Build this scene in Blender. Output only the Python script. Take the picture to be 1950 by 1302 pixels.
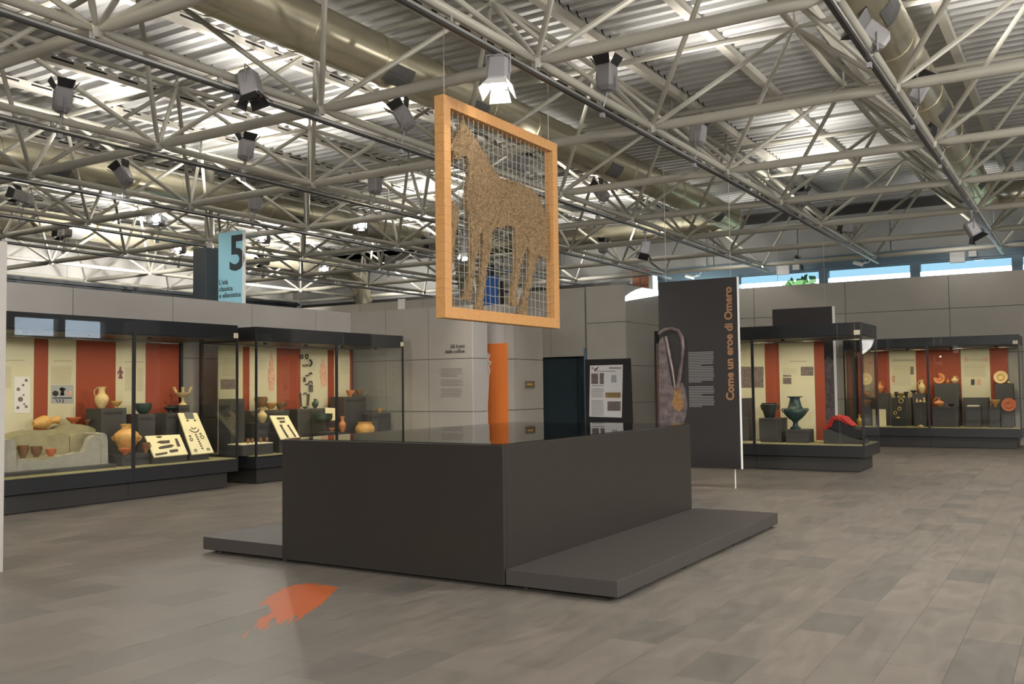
import bpy, math, random
from mathutils import Vector, Matrix
random.seed(7)
PI = math.pi
for o in list(bpy.data.objects): bpy.data.objects.remove(o)
COL = bpy.context.scene.collection
SC = bpy.context.scene

# ------------------------------------------------------------------ camera
F, YAW, PITCH, ROLL = 1783.47, 0.551335, 0.047671, -0.012393   # focal length in pixels of the 1950 x 1302 frame
CAM = Vector((0, 0, 1.526))
fw = Vector((-math.sin(YAW)*math.cos(PITCH), math.cos(YAW)*math.cos(PITCH), math.sin(PITCH)))
rt = fw.cross(Vector((0, 0, 1))).normalized(); up = rt.cross(fw)
rt, up = rt*math.cos(ROLL)+up*math.sin(ROLL), up*math.cos(ROLL)-rt*math.sin(ROLL)
cd = bpy.data.cameras.new('camera'); cam = bpy.data.objects.new('camera', cd); COL.objects.link(cam)
cam.matrix_world = Matrix(((rt.x, up.x, -fw.x, CAM.x), (rt.y, up.y, -fw.y, CAM.y), (rt.z, up.z, -fw.z, CAM.z), (0, 0, 0, 1)))
cd.sensor_width = 36; cd.lens = F*36/1950; cd.clip_start = .05; cd.clip_end = 300
SC.camera = cam
def ray(q): return fw + rt*((q[0]-975)/F) - up*((q[1]-651)/F)
def onX(q, x): d = ray(q); return CAM + d*((x-CAM.x)/d.x)
def onY(q, y): d = ray(q); return CAM + d*((y-CAM.y)/d.y)
def onZ(q, z): d = ray(q); return CAM + d*((z-CAM.z)/d.z)
def ppm(P): return F/((P-CAM).dot(fw))          # pixels of the photograph per metre at P

# ------------------------------------------------------------------ world, light, exposure
SC.view_settings.view_transform = 'Standard'; SC.view_settings.look = 'None'
SC.view_settings.gamma = 1; SC.view_settings.use_curve_mapping = False
SC.view_settings.exposure = 1.5
W = bpy.data.worlds.new('world'); SC.world = W; W.use_nodes = True
bg = W.node_tree.nodes['Background']; bg.inputs[0].default_value = (.82, .91, 1, 1); bg.inputs[1].default_value = 2.6
def lamp(kind, loc, energy, col=(1, .93, .82), aim=None, **k):
    ld = bpy.data.lights.new(kind.lower()+'_lamp', kind); ld.energy = energy; ld.color = col
    for a, v in k.items(): setattr(ld, a, v)
    o = bpy.data.objects.new(kind.lower()+'_lamp', ld); COL.objects.link(o); o.location = loc
    if aim is not None: o.rotation_euler = Vector(aim).to_track_quat('-Z', 'Y').to_euler()
    return o
# unseen fill lamps added behind and beside the visitor, out of the photograph
WARM = (1, .93, .83)
for (x, y, e) in ((2.5, 1.5, 220), (3.5, 9, 380), (3.5, 17, 480), (-4, -2.5, 150), (-11, -2.5, 200), (-17, 3, 260), (3, 23, 240)):
    lamp('SPOT', (x, y, 5.6), e, WARM, (-.25 if x > 0 else 0, .12, -1), spot_size=2.5, spot_blend=1, shadow_soft_size=.5)
for (x, y, e) in ((3, 3, 180), (4, 12, 180), (-8, -3, 300), (-18, 0, 300)):
    lamp('SPOT', (x, y, 3.6), e, (1, .92, .8), (0, 0, 1), spot_size=2.7, spot_blend=1, shadow_soft_size=.3)
# large soft fill lamps, added to even out the light, behind and beside the visitor, out of the photograph
for (P_, e, a) in (((4, -5, 3.9), 900, (-.75, 1, -.02)), ((-2, -7, 4.2), 900, (-.55, 1, 0)), ((5.5, 5, 4.2), 800, (-1, .25, -.05)), ((5.5, 12, 4.2), 420, (-1, -.1, -.05))):
    lamp('SPOT', P_, e, (1, .96, .9), a, spot_size=2.6, spot_blend=1, shadow_soft_size=.9)
# lamps without fittings, added to brighten the rear of the roof and the far walls
for (x, y, e) in ((-20, 10, 150), (-21, 17, 150), (-17, 21, 150), (-13, 18, 150), (-10, 21, 120), (-23, 22, 110), (-5, 20, 90), (-14, 12, 110)):
    lamp('SPOT', (x, y, 4.95), e, (1, .95, .86), (.05, .02, 1), spot_size=2.6, spot_blend=.8, shadow_soft_size=.12)
for (x, y, e, a) in ((-19, 9, 420, (-1, 0, .12)), (-19, 14.5, 520, (-1, 0, .12)), (-19, 20, 520, (-1, 0, .12)), (-19, 23, 160, (-.1, 1, .35)), (-13, 23, 80, (.1, 1, .3)), (-8, 23, 35, (.2, 1, .3)), (-2.5, 23, 35, (.1, 1, .3))):
    lamp('SPOT', (x, y, 5.0), e, (1, .95, .88), a, spot_size=2.4, spot_blend=1, shadow_soft_size=.15)
# downlights added without housings, aimed on the floor and cases between the exhibits
for (x, y, e) in ((-10.0, 4.5, 90), (-7.2, 12.5, 150), (-1.7, 12, 150), (-1.7, 7.5, 110), (-1.7, 19, 160), (-9.6, 8.5, 110), (-7.2, 2.5, 60), (-9.5, 12.5, 120), (-8.6, 19.5, 110)):
    lamp('SPOT', (x, y, 4.3), e, WARM, (.02, .02, -1), spot_size=2.2, spot_blend=1, shadow_soft_size=.1)
# lamp added only to brighten the blue section sign
lamp('SPOT', (-12.6, 8.6, 4.5), 130, (1, .97, .93), (-2.0, 4.4, -.6), spot_size=.6, spot_blend=.8, shadow_soft_size=.06)
lamp('SPOT', (-8.6, 12.6, 4.4), 70, (1, .95, .88), (-1.9, 3.7, -2.6), spot_size=.5, spot_blend=.8, shadow_soft_size=.06)  # another added lamp, brightens the orange panel in its niche
# a low ray of sun through one clerestory window on to the top of the grey partition block
lamp('SPOT', (-5.17, 37, 5.82), 150000, (1, .97, .92), (-4.9, -13.6, -2.31), spot_size=.0855, spot_blend=.05, shadow_soft_size=.04)

# ------------------------------------------------------------------ materials
M = {}
def mat(name, col, rough=.5, metal=0, noise=0, nscale=8, spec=.5, emit=None, bump=0, bscale=60, coat=0, stretch=None, rand=0, noise2=None):
    m = bpy.data.materials.new(name); m.use_nodes = True; nt = m.node_tree; n = nt.nodes; l = nt.links; b = n['Principled BSDF']
    b.inputs['Base Color'].default_value = (*col, 1); b.inputs['Roughness'].default_value = rough; b.inputs['Metallic'].default_value = metal
    b.inputs['Specular IOR Level'].default_value = spec; b.inputs['Coat Weight'].default_value = coat
    if emit: b.inputs['Emission Color'].default_value = (*emit[0], 1); b.inputs['Emission Strength'].default_value = emit[1]
    tc = n.new('ShaderNodeTexCoord'); src = tc.outputs['Object']
    if stretch:
        mp = n.new('ShaderNodeMapping'); mp.inputs['Scale'].default_value = stretch; l.new(src, mp.inputs['Vector']); src = mp.outputs[0]
    out = None
    if noise:
        t = n.new('ShaderNodeTexNoise'); t.inputs['Scale'].default_value = nscale; t.inputs['Detail'].default_value = 6; l.new(src, t.inputs['Vector'])
        r = n.new('ShaderNodeMapRange'); r.inputs[1].default_value = .25; r.inputs[2].default_value = .75; r.inputs[3].default_value = 1-noise; r.inputs[4].default_value = 1+noise
        l.new(t.outputs['Fac'], r.inputs[0]); out = r.outputs[0]
    if rand:
        oi = n.new('ShaderNodeObjectInfo'); ge = n.new('ShaderNodeNewGeometry'); ad = n.new('ShaderNodeMath'); l.new(oi.outputs['Random'], ad.inputs[0]); l.new(ge.outputs['Random Per Island'], ad.inputs[1])
        fr = n.new('ShaderNodeMath'); fr.operation = 'FRACT'; l.new(ad.outputs[0], fr.inputs[0])
        r = n.new('ShaderNodeMapRange'); r.inputs[3].default_value = 1-rand; r.inputs[4].default_value = 1+rand; l.new(fr.outputs[0], r.inputs[0])
        if out is None: out = r.outputs[0]
        else:
            mu = n.new('ShaderNodeMath'); mu.operation = 'MULTIPLY'; l.new(out, mu.inputs[0]); l.new(r.outputs[0], mu.inputs[1]); out = mu.outputs[0]
    if out is not None:
        vm = n.new('ShaderNodeVectorMath'); vm.operation = 'SCALE'; vm.inputs[0].default_value = col; l.new(out, vm.inputs['Scale']); l.new(vm.outputs[0], b.inputs['Base Color'])
    if bump:
        t = n.new('ShaderNodeTexNoise'); t.inputs['Scale'].default_value = bscale; t.inputs['Detail'].default_value = 4; l.new(src, t.inputs['Vector'])
        bp = n.new('ShaderNodeBump'); bp.inputs['Strength'].default_value = bump; bp.inputs['Distance'].default_value = .01; l.new(t.outputs['Fac'], bp.inputs['Height']); l.new(bp.outputs[0], b.inputs['Normal'])
    M[name] = m; return m
def glass_mat(name, tint=(1, 1, 1), ior=1.45, rough=0.0):
    m = bpy.data.materials.new(name); m.use_nodes = True; nt = m.node_tree; n = nt.nodes; n.clear(); l = nt.links
    o = n.new('ShaderNodeOutputMaterial'); mx = n.new('ShaderNodeMixShader'); t = n.new('ShaderNodeBsdfTransparent'); t.inputs[0].default_value = (*tint, 1)
    g = n.new('ShaderNodeBsdfGlossy'); g.inputs['Roughness'].default_value = rough; f_ = n.new('ShaderNodeFresnel')
    ge = n.new('ShaderNodeNewGeometry'); mr = n.new('ShaderNodeMapRange'); mr.inputs[3].default_value = ior; mr.inputs[4].default_value = 1/ior   # thin pane: the same reflection from either face
    l.new(ge.outputs['Backfacing'], mr.inputs[0]); l.new(mr.outputs[0], f_.inputs[0])
    l.new(f_.outputs[0], mx.inputs[0]); l.new(t.outputs[0], mx.inputs[1]); l.new(g.outputs[0], mx.inputs[2]); l.new(mx.outputs[0], o.inputs[0]); M[name] = m; return m
# marble slab: soft veins, each slab its own tone
def marble(name, col):
    m = bpy.data.materials.new(name); m.use_nodes = True; nt = m.node_tree; n = nt.nodes; l = nt.links; b = n['Principled BSDF']
    b.inputs['Roughness'].default_value = .3; b.inputs['Specular IOR Level'].default_value = .4
    oi = n.new('ShaderNodeObjectInfo'); ge = n.new('ShaderNodeNewGeometry'); ad = n.new('ShaderNodeMath'); l.new(oi.outputs['Random'], ad.inputs[0]); l.new(ge.outputs['Random Per Island'], ad.inputs[1])
    fr = n.new('ShaderNodeMath'); fr.operation = 'FRACT'; l.new(ad.outputs[0], fr.inputs[0])
    cr = n.new('ShaderNodeValToRGB'); e = cr.color_ramp.elements; e[0].color = (.78, .80, .80, 1); e[1].color = (1.06, 1.03, 1.0, 1)
    x = cr.color_ramp.elements.new(.25); x.color = (.93, .92, .90, 1); x = cr.color_ramp.elements.new(.7); x.color = (1.0, .985, .96, 1); l.new(fr.outputs[0], cr.inputs[0])
    mp = n.new('ShaderNodeMapping'); mp.inputs['Scale'].default_value = (3.2, .9, 1); l.new(ge.outputs['Position'], mp.inputs['Vector'])
    t = n.new('ShaderNodeTexNoise'); t.inputs['Scale'].default_value = 2.2; t.inputs['Detail'].default_value = 8; t.inputs['Distortion'].default_value = 1.2; l.new(mp.outputs[0], t.inputs['Vector'])
    r = n.new('ShaderNodeMapRange'); r.inputs[1].default_value = .3; r.inputs[2].default_value = .7; r.inputs[3].default_value = .86; r.inputs[4].default_value = 1.1; l.new(t.outputs['Fac'], r.inputs[0])
    v1 = n.new('ShaderNodeVectorMath'); v1.operation = 'SCALE'; l.new(cr.outputs[0], v1.inputs[0]); l.new(r.outputs[0], v1.inputs['Scale'])
    v2 = n.new('ShaderNodeVectorMath'); v2.operation = 'MULTIPLY'; v2.inputs[1].default_value = col; l.new(v1.outputs[0], v2.inputs[0]); l.new(v2.outputs[0], b.inputs['Base Color'])
    r2 = n.new('ShaderNodeMapRange'); r2.inputs[3].default_value = .34; r2.inputs[4].default_value = .5; l.new(t.outputs['Fac'], r2.inputs[0]); l.new(r2.outputs[0], b.inputs['Roughness'])
    M[name] = m
marble('marble', (.150, .136, .121))
mat('grout', (.115, .106, .096), .6)
mat('steel_paint', (.40, .385, .33), .42, 0, .05, 3)
mat('deck_metal', (.55, .552, .548), .55, .3, .12, 1.2, stretch=(.4, 2, 1))
mat('purlin_white', (.66, .63, .56), .5)
mat('dark_slot', (.02, .02, .02), .8)
mat('duct_metal', (.56, .52, .39), .27, .8, .12, 1.5, stretch=(1, .35, 1))
mat('grille', (.10, .10, .10), .6)
mat('track_black', (.03, .03, .032), .35)
mat('track_silver', (.6, .6, .6), .25, .9)
mat('spot_grey', (.30, .29, .305), .45, .2)
mat('black', (.012, .012, .013), .45)
mat('lamp_glow', (1, 1, 1), .5, emit=((1, .97, .95), 40))
mat('soft_glow', (1, 1, 1), .5, emit=((1, .98, .95), 3))
mat('panel_grey', (.36, .335, .295), .6, 0, .04, 2)
mat('panel_pale', (.46, .435, .41), .6, 0, .04, 2)
mat('joint', (.10, .09, .08), .8)
mat('concrete', (.33, .33, .315), .8, 0, .12, .8)
mat('marbled_wall', (.62, .61, .58), .7, 0, .16, 1.0)
mat('blue_frame', (.10, .16, .21), .4)
mat('dark_band', (.03, .036, .042), .5)
mat('counter_grey', (.0225, .0190, .0162), .38, 0, .05, 6)
mat('plinth_grey', (.043, .038, .035), .5, 0, .05, 6)
mat('case_dark', (.015, .016, .019), .38)
mat('case_base', (.032, .030, .028), .5)
mat('block_grey', (.052, .049, .047), .6)
mat('deck_cream', (.30, .27, .13), .6, 0, .15, 6)
mat('cream', (.58, .54, .39), .7)
mat('red', (.28, .050, .021), .65, 0, .04, 2)
mat('lining_grey', (.12, .12, .115), .6)
mat('terracotta', (.52, .20, .07), .5, 0, .18, 14)
mat('ochre', (.56, .31, .09), .5, 0, .18, 14)
mat('red_clay', (.50, .13, .05), .5, 0, .12, 14)
mat('buff', (.60, .45, .22), .55, 0, .15, 20)
mat('dark_clay', (.03, .032, .028), .35, 0, .2, 20)
mat('brown_clay', (.20, .10, .04), .5, 0, .2, 14)
mat('bronze_green', (.030, .058, .045), .45, .2, .25, 10)
mat('bronze_blue', (.034, .066, .062), .45, .2, .25, 10)
mat('iron', (.06, .045, .04), .7, 0, .3, 30)
mat('tufa', (.30, .27, .16), .9, 0, .18, 5, bump=.8, bscale=18)
mat('tufa_cut', (.34, .32, .26), .9, 0, .12, 9, bump=.6, bscale=40)
mat('card', (.78, .70, .44), .7, 0, .03, 8)
mat('wood', (.54, .28, .10), .45, 0, .12, 4, stretch=(9, 9, 9), bump=.15, bscale=60)
mat('twine', (.42, .33, .21), .8)
mat('straw', (.27, .185, .095), .85, 0, .38, 30, bump=1, bscale=110)
mat('straw_light', (.27, .185, .10), .8, rand=.45)
mat('wire', (.38, .355, .30), .6, 0)
mat('orange_splash', (.40, .095, .028), .45, 0, .05, 3)
mat('orange', (.74, .20, .04), .5)
mat('white', (.78, .78, .76), .5)
mat('bone_white', (.66, .62, .56), .5)
mat('banner_dark', (.019, .016, .0175), .55)
mat('banner_text', (.30, .15, .065), .6)
mat('banner_small', (.22, .215, .21), .6)
mat('banner_photo', (.12, .095, .098), .45, 0, .7, 9)
mat('banner_metal', (.12, .088, .085), .3, .2, .6, 10)
mat('banner_gold', (.25, .135, .05), .5, 0, .4, 25)
mat('sign_blue', (.28, .55, .66), .5)
mat('sign_ink', (.03, .04, .05), .5)
mat('wall_ink', (.045, .042, .038), .6)
mat('wall_grey_ink', (.27, .25, .22), .6)
mat('print_ink', (.40, .37, .28), .7)
mat('print_photo', (.16, .125, .12), .6, 0, .6, 40)
mat('print_blue', (.34, .36, .40), .6)
mat('print_brown', (.25, .17, .07), .6, 0, .5, 30)
mat('paper', (.66, .65, .66), .6)
mat('paper_cream', (.66, .60, .46), .6)
mat('pink_print', (.62, .36, .26), .6, 0, .3, 30)
mat('purple', (.20, .06, .10), .6)
mat('column_dark', (.040, .052, .062), .4)
mat('door_blue', (.034, .052, .066), .28)
mat('void_black', (.006, .006, .007), .7)
mat('brick', (.36, .14, .075), .8, rand=.2)
mat('mortar', (.30, .27, .24), .9)
mat('blue_cloth', (.03, .12, .42), .6)
mat('navy_cloth', (.02, .03, .06), .6)
mat('red_cloth', (.42, .02, .015), .6, 0, .2, 8)
mat('leaf', (.10, .20, .05), .7, rand=.4)
mat('trunk', (.08, .06, .04), .8)
mat('lawn', (.20, .24, .14), .9)
mat('gold', (.62, .42, .12), .35, .6)
mat('brass', (.20, .15, .09), .5, .2)
glass_mat('case_glass', (.97, .98, .98)); glass_mat('top_glass', (.9, .93, .93), 2.3); glass_mat('window_glass', (.93, .97, 1)); glass_mat('film_glass', (.26, .335, .365), 1.3)

# ------------------------------------------------------------------ mesh helpers (world coordinates in, parent-relative mesh out)
def origin(p):
    v = Vector((0, 0, 0))
    while p is not None: v = v + p.location; p = p.parent
    return v
class MB:
    def __init__(s): s.v = []; s.f = []
    def add(s, vs, fs):
        n = len(s.v); s.v += [Vector(a) for a in vs]; s.f += [tuple(i+n for i in f) for f in fs]; return s
    def box(s, x0, x1, y0, y1, z0, z1):
        x0, x1 = sorted((x0, x1)); y0, y1 = sorted((y0, y1)); z0, z1 = sorted((z0, z1))
        return s.add([(x0,y0,z0),(x1,y0,z0),(x1,y1,z0),(x0,y1,z0),(x0,y0,z1),(x1,y0,z1),(x1,y1,z1),(x0,y1,z1)],
                     [(0,3,2,1),(4,5,6,7),(0,1,5,4),(1,2,6,5),(2,3,7,6),(3,0,4,7)])
    def tube(s, pts, r, n=8, cap=True):
        pts = [Vector(p) for p in pts]; rs = r if isinstance(r, (list, tuple)) else [r]*len(pts); vs = []; fs = []
        ref = None
        for i, p in enumerate(pts):
            t = (pts[min(i+1, len(pts)-1)]-pts[max(i-1, 0)]).normalized()
            if ref is None: ref = t.orthogonal().normalized()
            ref = (ref-t*ref.dot(t))
            if ref.length < 1e-6: ref = t.orthogonal()
            ref.normalize(); b = t.cross(ref)
            for k in range(n): a = 2*PI*k/n; vs.append(p+(ref*math.cos(a)+b*math.sin(a))*rs[i])
        for i in range(len(pts)-1):
            for k in range(n): fs.append((i*n+k, i*n+(k+1) % n, (i+1)*n+(k+1) % n, (i+1)*n+k))
        if cap: fs.append(tuple(range(n-1, -1, -1))); fs.append(tuple((len(pts)-1)*n+k for k in range(n)))
        return s.add(vs, fs)
    def lathe(s, c, prof, n=20, mtx=None):
        vs = []; fs = []; c = Vector(c)
        for (r, z) in prof:
            for k in range(n):
                a = 2*PI*k/n; q = Vector((r*math.cos(a), r*math.sin(a), z)); vs.append(c+(mtx @ q if mtx else q))
        for i in range(len(prof)-1):
            for k in range(n): fs.append((i*n+k, i*n+(k+1) % n, (i+1)*n+(k+1) % n, (i+1)*n+k))
        fs.append(tuple(range(n-1, -1, -1))); fs.append(tuple((len(prof)-1)*n+k for k in range(n)))
        return s.add(vs, fs)
    def prism(s, poly, d):
        d = Vector(d); n = len(poly); vs = [Vector(p) for p in poly]; vs += [p+d for p in vs[:n]]
        return s.add(vs, [tuple(range(n)), tuple(range(2*n-1, n-1, -1))]+[(i, n+i, n+(i+1) % n, (i+1) % n) for i in range(n)])
    def build(s, name, m, parent=None, smooth=False, bevel=0, loc=None):
        base = origin(parent); L = Vector(loc) if loc is not None else None
        off = L if L is not None else base
        me = bpy.data.meshes.new(name); me.from_pydata([tuple(v-off) for v in s.v], [], s.f)
        me.validate(); me.update(); me.materials.append(M[m] if isinstance(m, str) else m)
        import bmesh
        bm = bmesh.new(); bm.from_mesh(me); bmesh.ops.recalc_face_normals(bm, faces=bm.faces); bm.to_mesh(me); bm.free()
        if smooth:
            me.polygons.foreach_set('use_smooth', [True]*len(me.polygons)); me.set_sharp_from_angle(angle=math.radians(40))
        o = bpy.data.objects.new(name, me); COL.objects.link(o)
        if L is not None: o.location = L-base
        if parent is not None: o.parent = parent
        if bevel:
            b = o.modifiers.new('bevel', 'BEVEL'); b.width = bevel; b.segments = 2; b.limit_method = 'ANGLE'
        return o
def bx(name, m, dims, parent=None, bevel=0): return MB().box(*dims).build(name, m, parent, bevel=bevel)
def tag(o, label=None, cat=None, group=None, kind=None):
    if label: o['label'] = label
    if cat: o['category'] = cat
    if group: o['group'] = group
    if kind: o['kind'] = kind
    return o
def empty(name, loc, label=None, cat=None, group=None, kind=None):
    o = bpy.data.objects.new(name, None); COL.objects.link(o); o.location = loc; o.empty_display_size = .1
    return tag(o, label, cat, group, kind)
def shared(name, me, parent, loc, rot=None, scale=None):
    o = bpy.data.objects.new(name, me); COL.objects.link(o); o.location = Vector(loc)-origin(parent); o.parent = parent
    if rot is not None: o.rotation_mode = 'QUATERNION'; o.rotation_quaternion = rot
    if scale is not None: o.scale = scale
    return o
def meshdata(name, mb, m, smooth=False):
    o = mb.build(name, m, smooth=smooth); me = o.data; bpy.data.objects.remove(o); return me
def text(name, body, size, loc, rot, m, parent, align='LEFT', bold=0, ext=.001):
    cu = bpy.data.curves.new(name, 'FONT'); cu.body = body; cu.size = size; cu.align_x = align; cu.offset = bold; cu.extrude = ext; cu.resolution_u = 3
    cu.materials.append(M[m]); tmp = bpy.data.objects.new(name, cu)
    me = bpy.data.meshes.new_from_object(tmp); bpy.data.objects.remove(tmp); o = bpy.data.objects.new(name, me); COL.objects.link(o)
    o.location = Vector(loc)-origin(parent); o.rotation_euler = rot; o.parent = parent; return o

# ------------------------------------------------------------------ floor of marble slabs
floor = bx('floor', 'grout', (-28, 9.2, -8, 26.4, -.2, -.004)); tag(floor, kind='structure')
TX, TY = .305, .5
tiles = []
for a in range(-75, 30):
    for b in range(-32, 52):
        x = -4.96+a*TX; y = 8.70+b*TY+(.25 if a % 2 else 0)
        if y > 26.2 or y < -7.8 or x > 8.9: continue
        d = Vector((x+TX/2, y+TY/2, 0))-CAM; dep = d.dot(fw)
        vis = False
        if dep > .8:
            u, w = d.dot(rt)/dep*F, -d.dot(up)/dep*F
            vis = abs(u) < 1040 and w < 740
        tiles.append((dep if vis else 1e3+abs(dep), x, y, vis))
tiles.sort()
tb = .0009
tm = MB().add([(-TX/2+.0004,-TY/2+.0004,-.004),(TX/2-.0004,-TY/2+.0004,-.004),(TX/2-.0004,TY/2-.0004,-.004),(-TX/2+.0004,TY/2-.0004,-.004),
               (-TX/2+tb,-TY/2+tb,0),(TX/2-tb,-TY/2+tb,0),(TX/2-tb,TY/2-tb,0),(-TX/2+tb,TY/2-tb,0)],
              [(4,5,6,7),(0,1,5,4),(1,2,6,5),(2,3,7,6),(3,0,4,7)])
tme = meshdata('tile', tm, 'marble')
rest = MB()
for k, (dd, x, y, vis) in enumerate(tiles):
    gx = .010 if abs(x-(-4.96)) < .01 else 0
    if k < 300 and vis: shared('tile', tme, floor, (x+TX/2+gx/2, y+TY/2, 0), None, ((TX-gx)/TX, 1, 1))
    else: rest.add([v+Vector((x+TX/2, y+TY/2, 0)) for v in tm.v], tm.f)
ro = rest.build('tile_field', 'marble', floor); ro['kind'] = 'stuff'

# ------------------------------------------------------------------ ceiling: ribbed steel deck on purlins
A = 2.8; PX, PY = -4.588323*A, 2.767488*A; ZL = 1.122402*A+1.526; ZU = ZL+1.4; ZD = 6.42
def NX(i): return PX+i*A
def NY(j): return PY+j*A
ceil = bx('ceiling', 'concrete', (-28, 9.2, -8, 26.4, ZD+.12, ZD+.2)); tag(ceil, kind='structure')
def deck_mesh(wx, ly, pitch=.25, h=.055):
    mb = MB(); n = int(round(ly/pitch)); vs = []; fs = []; prof = []
    for k in range(n):
        y = -ly/2+k*pitch; prof += [(y, h), (y+.09, h), (y+.125, 0), (y+.215, 0)]
    prof.append((ly/2, h))
    for (y, z) in prof: vs += [(-wx/2, y, z), (wx/2, y, z)]
    for k in range(len(prof)-1): fs.append((2*k, 2*k+1, 2*k+3, 2*k+2))
    return mb.add(vs, fs)
dk = meshdata('deck_sheet', deck_mesh(5.58, 2.0), 'deck_metal')
x = -28+2.8
while x < 9.2:
    y = -8+1.0
    while y < 26.4:
        shared('deck_sheet', dk, ceil, (x, y, ZD)); y += 2.0
    x += 5.6
pm = MB().box(-.06, .06, 0, 2.8, ZD-.12, ZD-.005)
pme = meshdata('purlin', pm, 'purlin_white')
sl = MB()
for k in range(5): sl.box(.0601, .062, .15+k*.55, .5+k*.55, ZD-.06, ZD-.03)
sme = meshdata('purlin_slots', sl, 'dark_slot')
for h in range(-10, 12):
    for j in range(-4, 7):
        xx = NX(h/2)+.16
        if NY(j)+2.8 > 26.6: continue
        o = shared('purlin', pme, ceil, (xx, NY(j), 0)); o.location.z = 0
        if xx > -6: continue
        s_ = bpy.data.objects.new('purlin_slots', sme); COL.objects.link(s_); s_.parent = o

# ------------------------------------------------------------------ space frame
frame = empty('space_frame', (NX(1), NY(2), ZL), 'cream painted tubular steel space frame carrying the ribbed metal roof', 'roof truss')
def tube_me(name, r, L, n=8):
    mb = MB(); t = min(.16, L*.08)
    mb.lathe((0, 0, 0), [(.022, .06), (r, .06+t), (r, L-.06-t), (.022, L-.06)], n); return meshdata(name, mb, 'steel_paint', True)
DL = math.sqrt(1.4**2*3)
mx = tube_me('lower_chord', .060, A, 12); my = tube_me('lower_chord', .044, A, 12); mu = tube_me('upper_chord', .042, A); md = tube_me('diagonal', .031, DL)
nb = MB(); nb.lathe((0, 0, 0), [(.03, -.065), (.055, -.04), (.062, 0), (.055, .04), (.03, .065)], 10); mn = meshdata('node', nb, 'steel_paint', True)
I0, I1, J0, J1 = -4, 5, -2, 6
QX = Vector((1, 0, 0)).to_track_quat('Z', 'Y'); QY = Vector((0, 1, 0)).to_track_quat('Z', 'Y')
def inview(P, m=250):
    d = Vector(P)-CAM; dep = d.dot(fw)
    if dep < .5: return 0
    u, w = d.dot(rt)/dep*F, -d.dot(up)/dep*F
    return 1/dep if abs(u) < 975+m and abs(w) < 651+m else 0
def put(name, me, P, Q):
    q = (Vector(Q)-Vector(P)).to_track_quat('Z', 'Y'); return shared(name, me, frame, P, q)
diag = []
for i in range(I0, I1+1):
    for j in range(J0, J1+1):
        P = Vector((NX(i), NY(j), ZL))
        if i < I1: put('lower_chord', mx, P, P+Vector((A, 0, 0)))
        if j < J1: put('lower_chord', my, P, P+Vector((0, A, 0)))
        shared('node', mn, frame, P)
        for sx in (-1, 1):
            for sy in (-1, 1):
                if I0 <= i+sx*.5 <= I1 and J0 <= j+sy*.5 <= J1: diag.append((P, P+Vector((sx*1.4, sy*1.4, 1.4))))
        if i < I1 and j < J1:
            U = P+Vector((1.4, 1.4, 1.4)); shared('node', mn, frame, U)
            if i < I1-1: put('upper_chord', mu, U, U+Vector((A, 0, 0)))
            if j < J1-1: put('upper_chord', mu, U, U+Vector((0, A, 0)))
diag.sort(key=lambda d: -inview((d[0]+d[1])/2))
for P, Q in diag[:295]: put('diagonal', md, P, Q)
rest = MB()
for P, Q in diag[295:]:
    d = (Q-P).normalized(); rest.tube([P+d*.06, P+d*.25, Q-d*.25, Q-d*.06], [.02, .036, .036, .02], 8)
rd = rest.build('far_diagonals', 'steel_paint', frame, True); rd['kind'] = 'stuff'
# hangers between the upper nodes and the deck
hg = MB()
for i in range(I0, I1):
    for j in range(J0, J1): hg.tube([(NX(i+.5), NY(j+.5), ZU+.06), (NX(i+.5), NY(j+.5), ZD)], .02, 6)
hg.build('roof_studs', 'steel_paint', frame)['kind'] = 'stuff'

# ------------------------------------------------------------------ air ducts
def duct(name, path, r, grilles, label):
    t = empty(name, path[0], label, 'duct')
    MB().tube(path, r, 28).build('pipe', 'duct_metal', t, True)
    sm = MB()                                                    # standing seams of the spiral pipe
    for a, b in zip(path[:-1], path[1:]):
        a = Vector(a); b = Vector(b); L = (b-a).length
        if L < 2: continue
        d = (b-a)/L; k = .6
        while k < L:
            sm.tube([a+d*k, a+d*(k+.03)], r+.008, 28); k += 1.2
    sm.build('seam_rings', 'duct_metal', t, True)['kind'] = 'stuff'
    for (y, ang) in grilles:
        x0, z0 = path[0][0], path[0][2]; g = MB(); c, s = math.cos(ang), math.sin(ang)
        for k in range(-2, 3):
            a = ang+k*.1; g_ = Vector((x0+(r+.012)*math.cos(a), y, z0+(r+.012)*math.sin(a)))
        n = 5
        for k in range(n):
            a0 = ang-.42+.84*k/n; a1 = ang-.42+.84*(k+1)/n
            p = [Vector((x0+(r+.014)*math.cos(a), yy, z0+(r+.014)*math.sin(a))) for a, yy in ((a0, y-.22), (a0, y+.22), (a1, y+.22), (a1, y-.22))]
            g.prism(p, (-.012*c, 0, -.012*s))
        go = g.build('grille', 'grille', t); go['label'] = 'dark rectangular air grille'
    return t
def elbow(c, r, a0, a1, flip=1, n=8):
    return [(c[0]+r*math.cos(a0+(a1-a0)*k/n), c[1]+r*math.sin(a0+(a1-a0)*k/n), c[2]) for k in range(n+1)]
ZC = 4.0+1.526
e1 = [(-7.25-.8+.8*math.cos(a), 21.9+.8*math.sin(a), ZC) for a in [PI/2*k/8 for k in range(9)]]
duct('air_duct', [(-7.25, -4, ZC)]+e1+[(-15.5, 22.7, ZC)], .30, [(8.9, -.75), (10.6, -.75), (15.0, -.75), (20.5, -.75)], 'large round bronze coloured air duct running behind the hanging horse frame')
e2 = [(-1.85+.8-.8*math.cos(a), 21.9+.8*math.sin(a), ZC) for a in [PI/2*k/8 for k in range(9)]]
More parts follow.
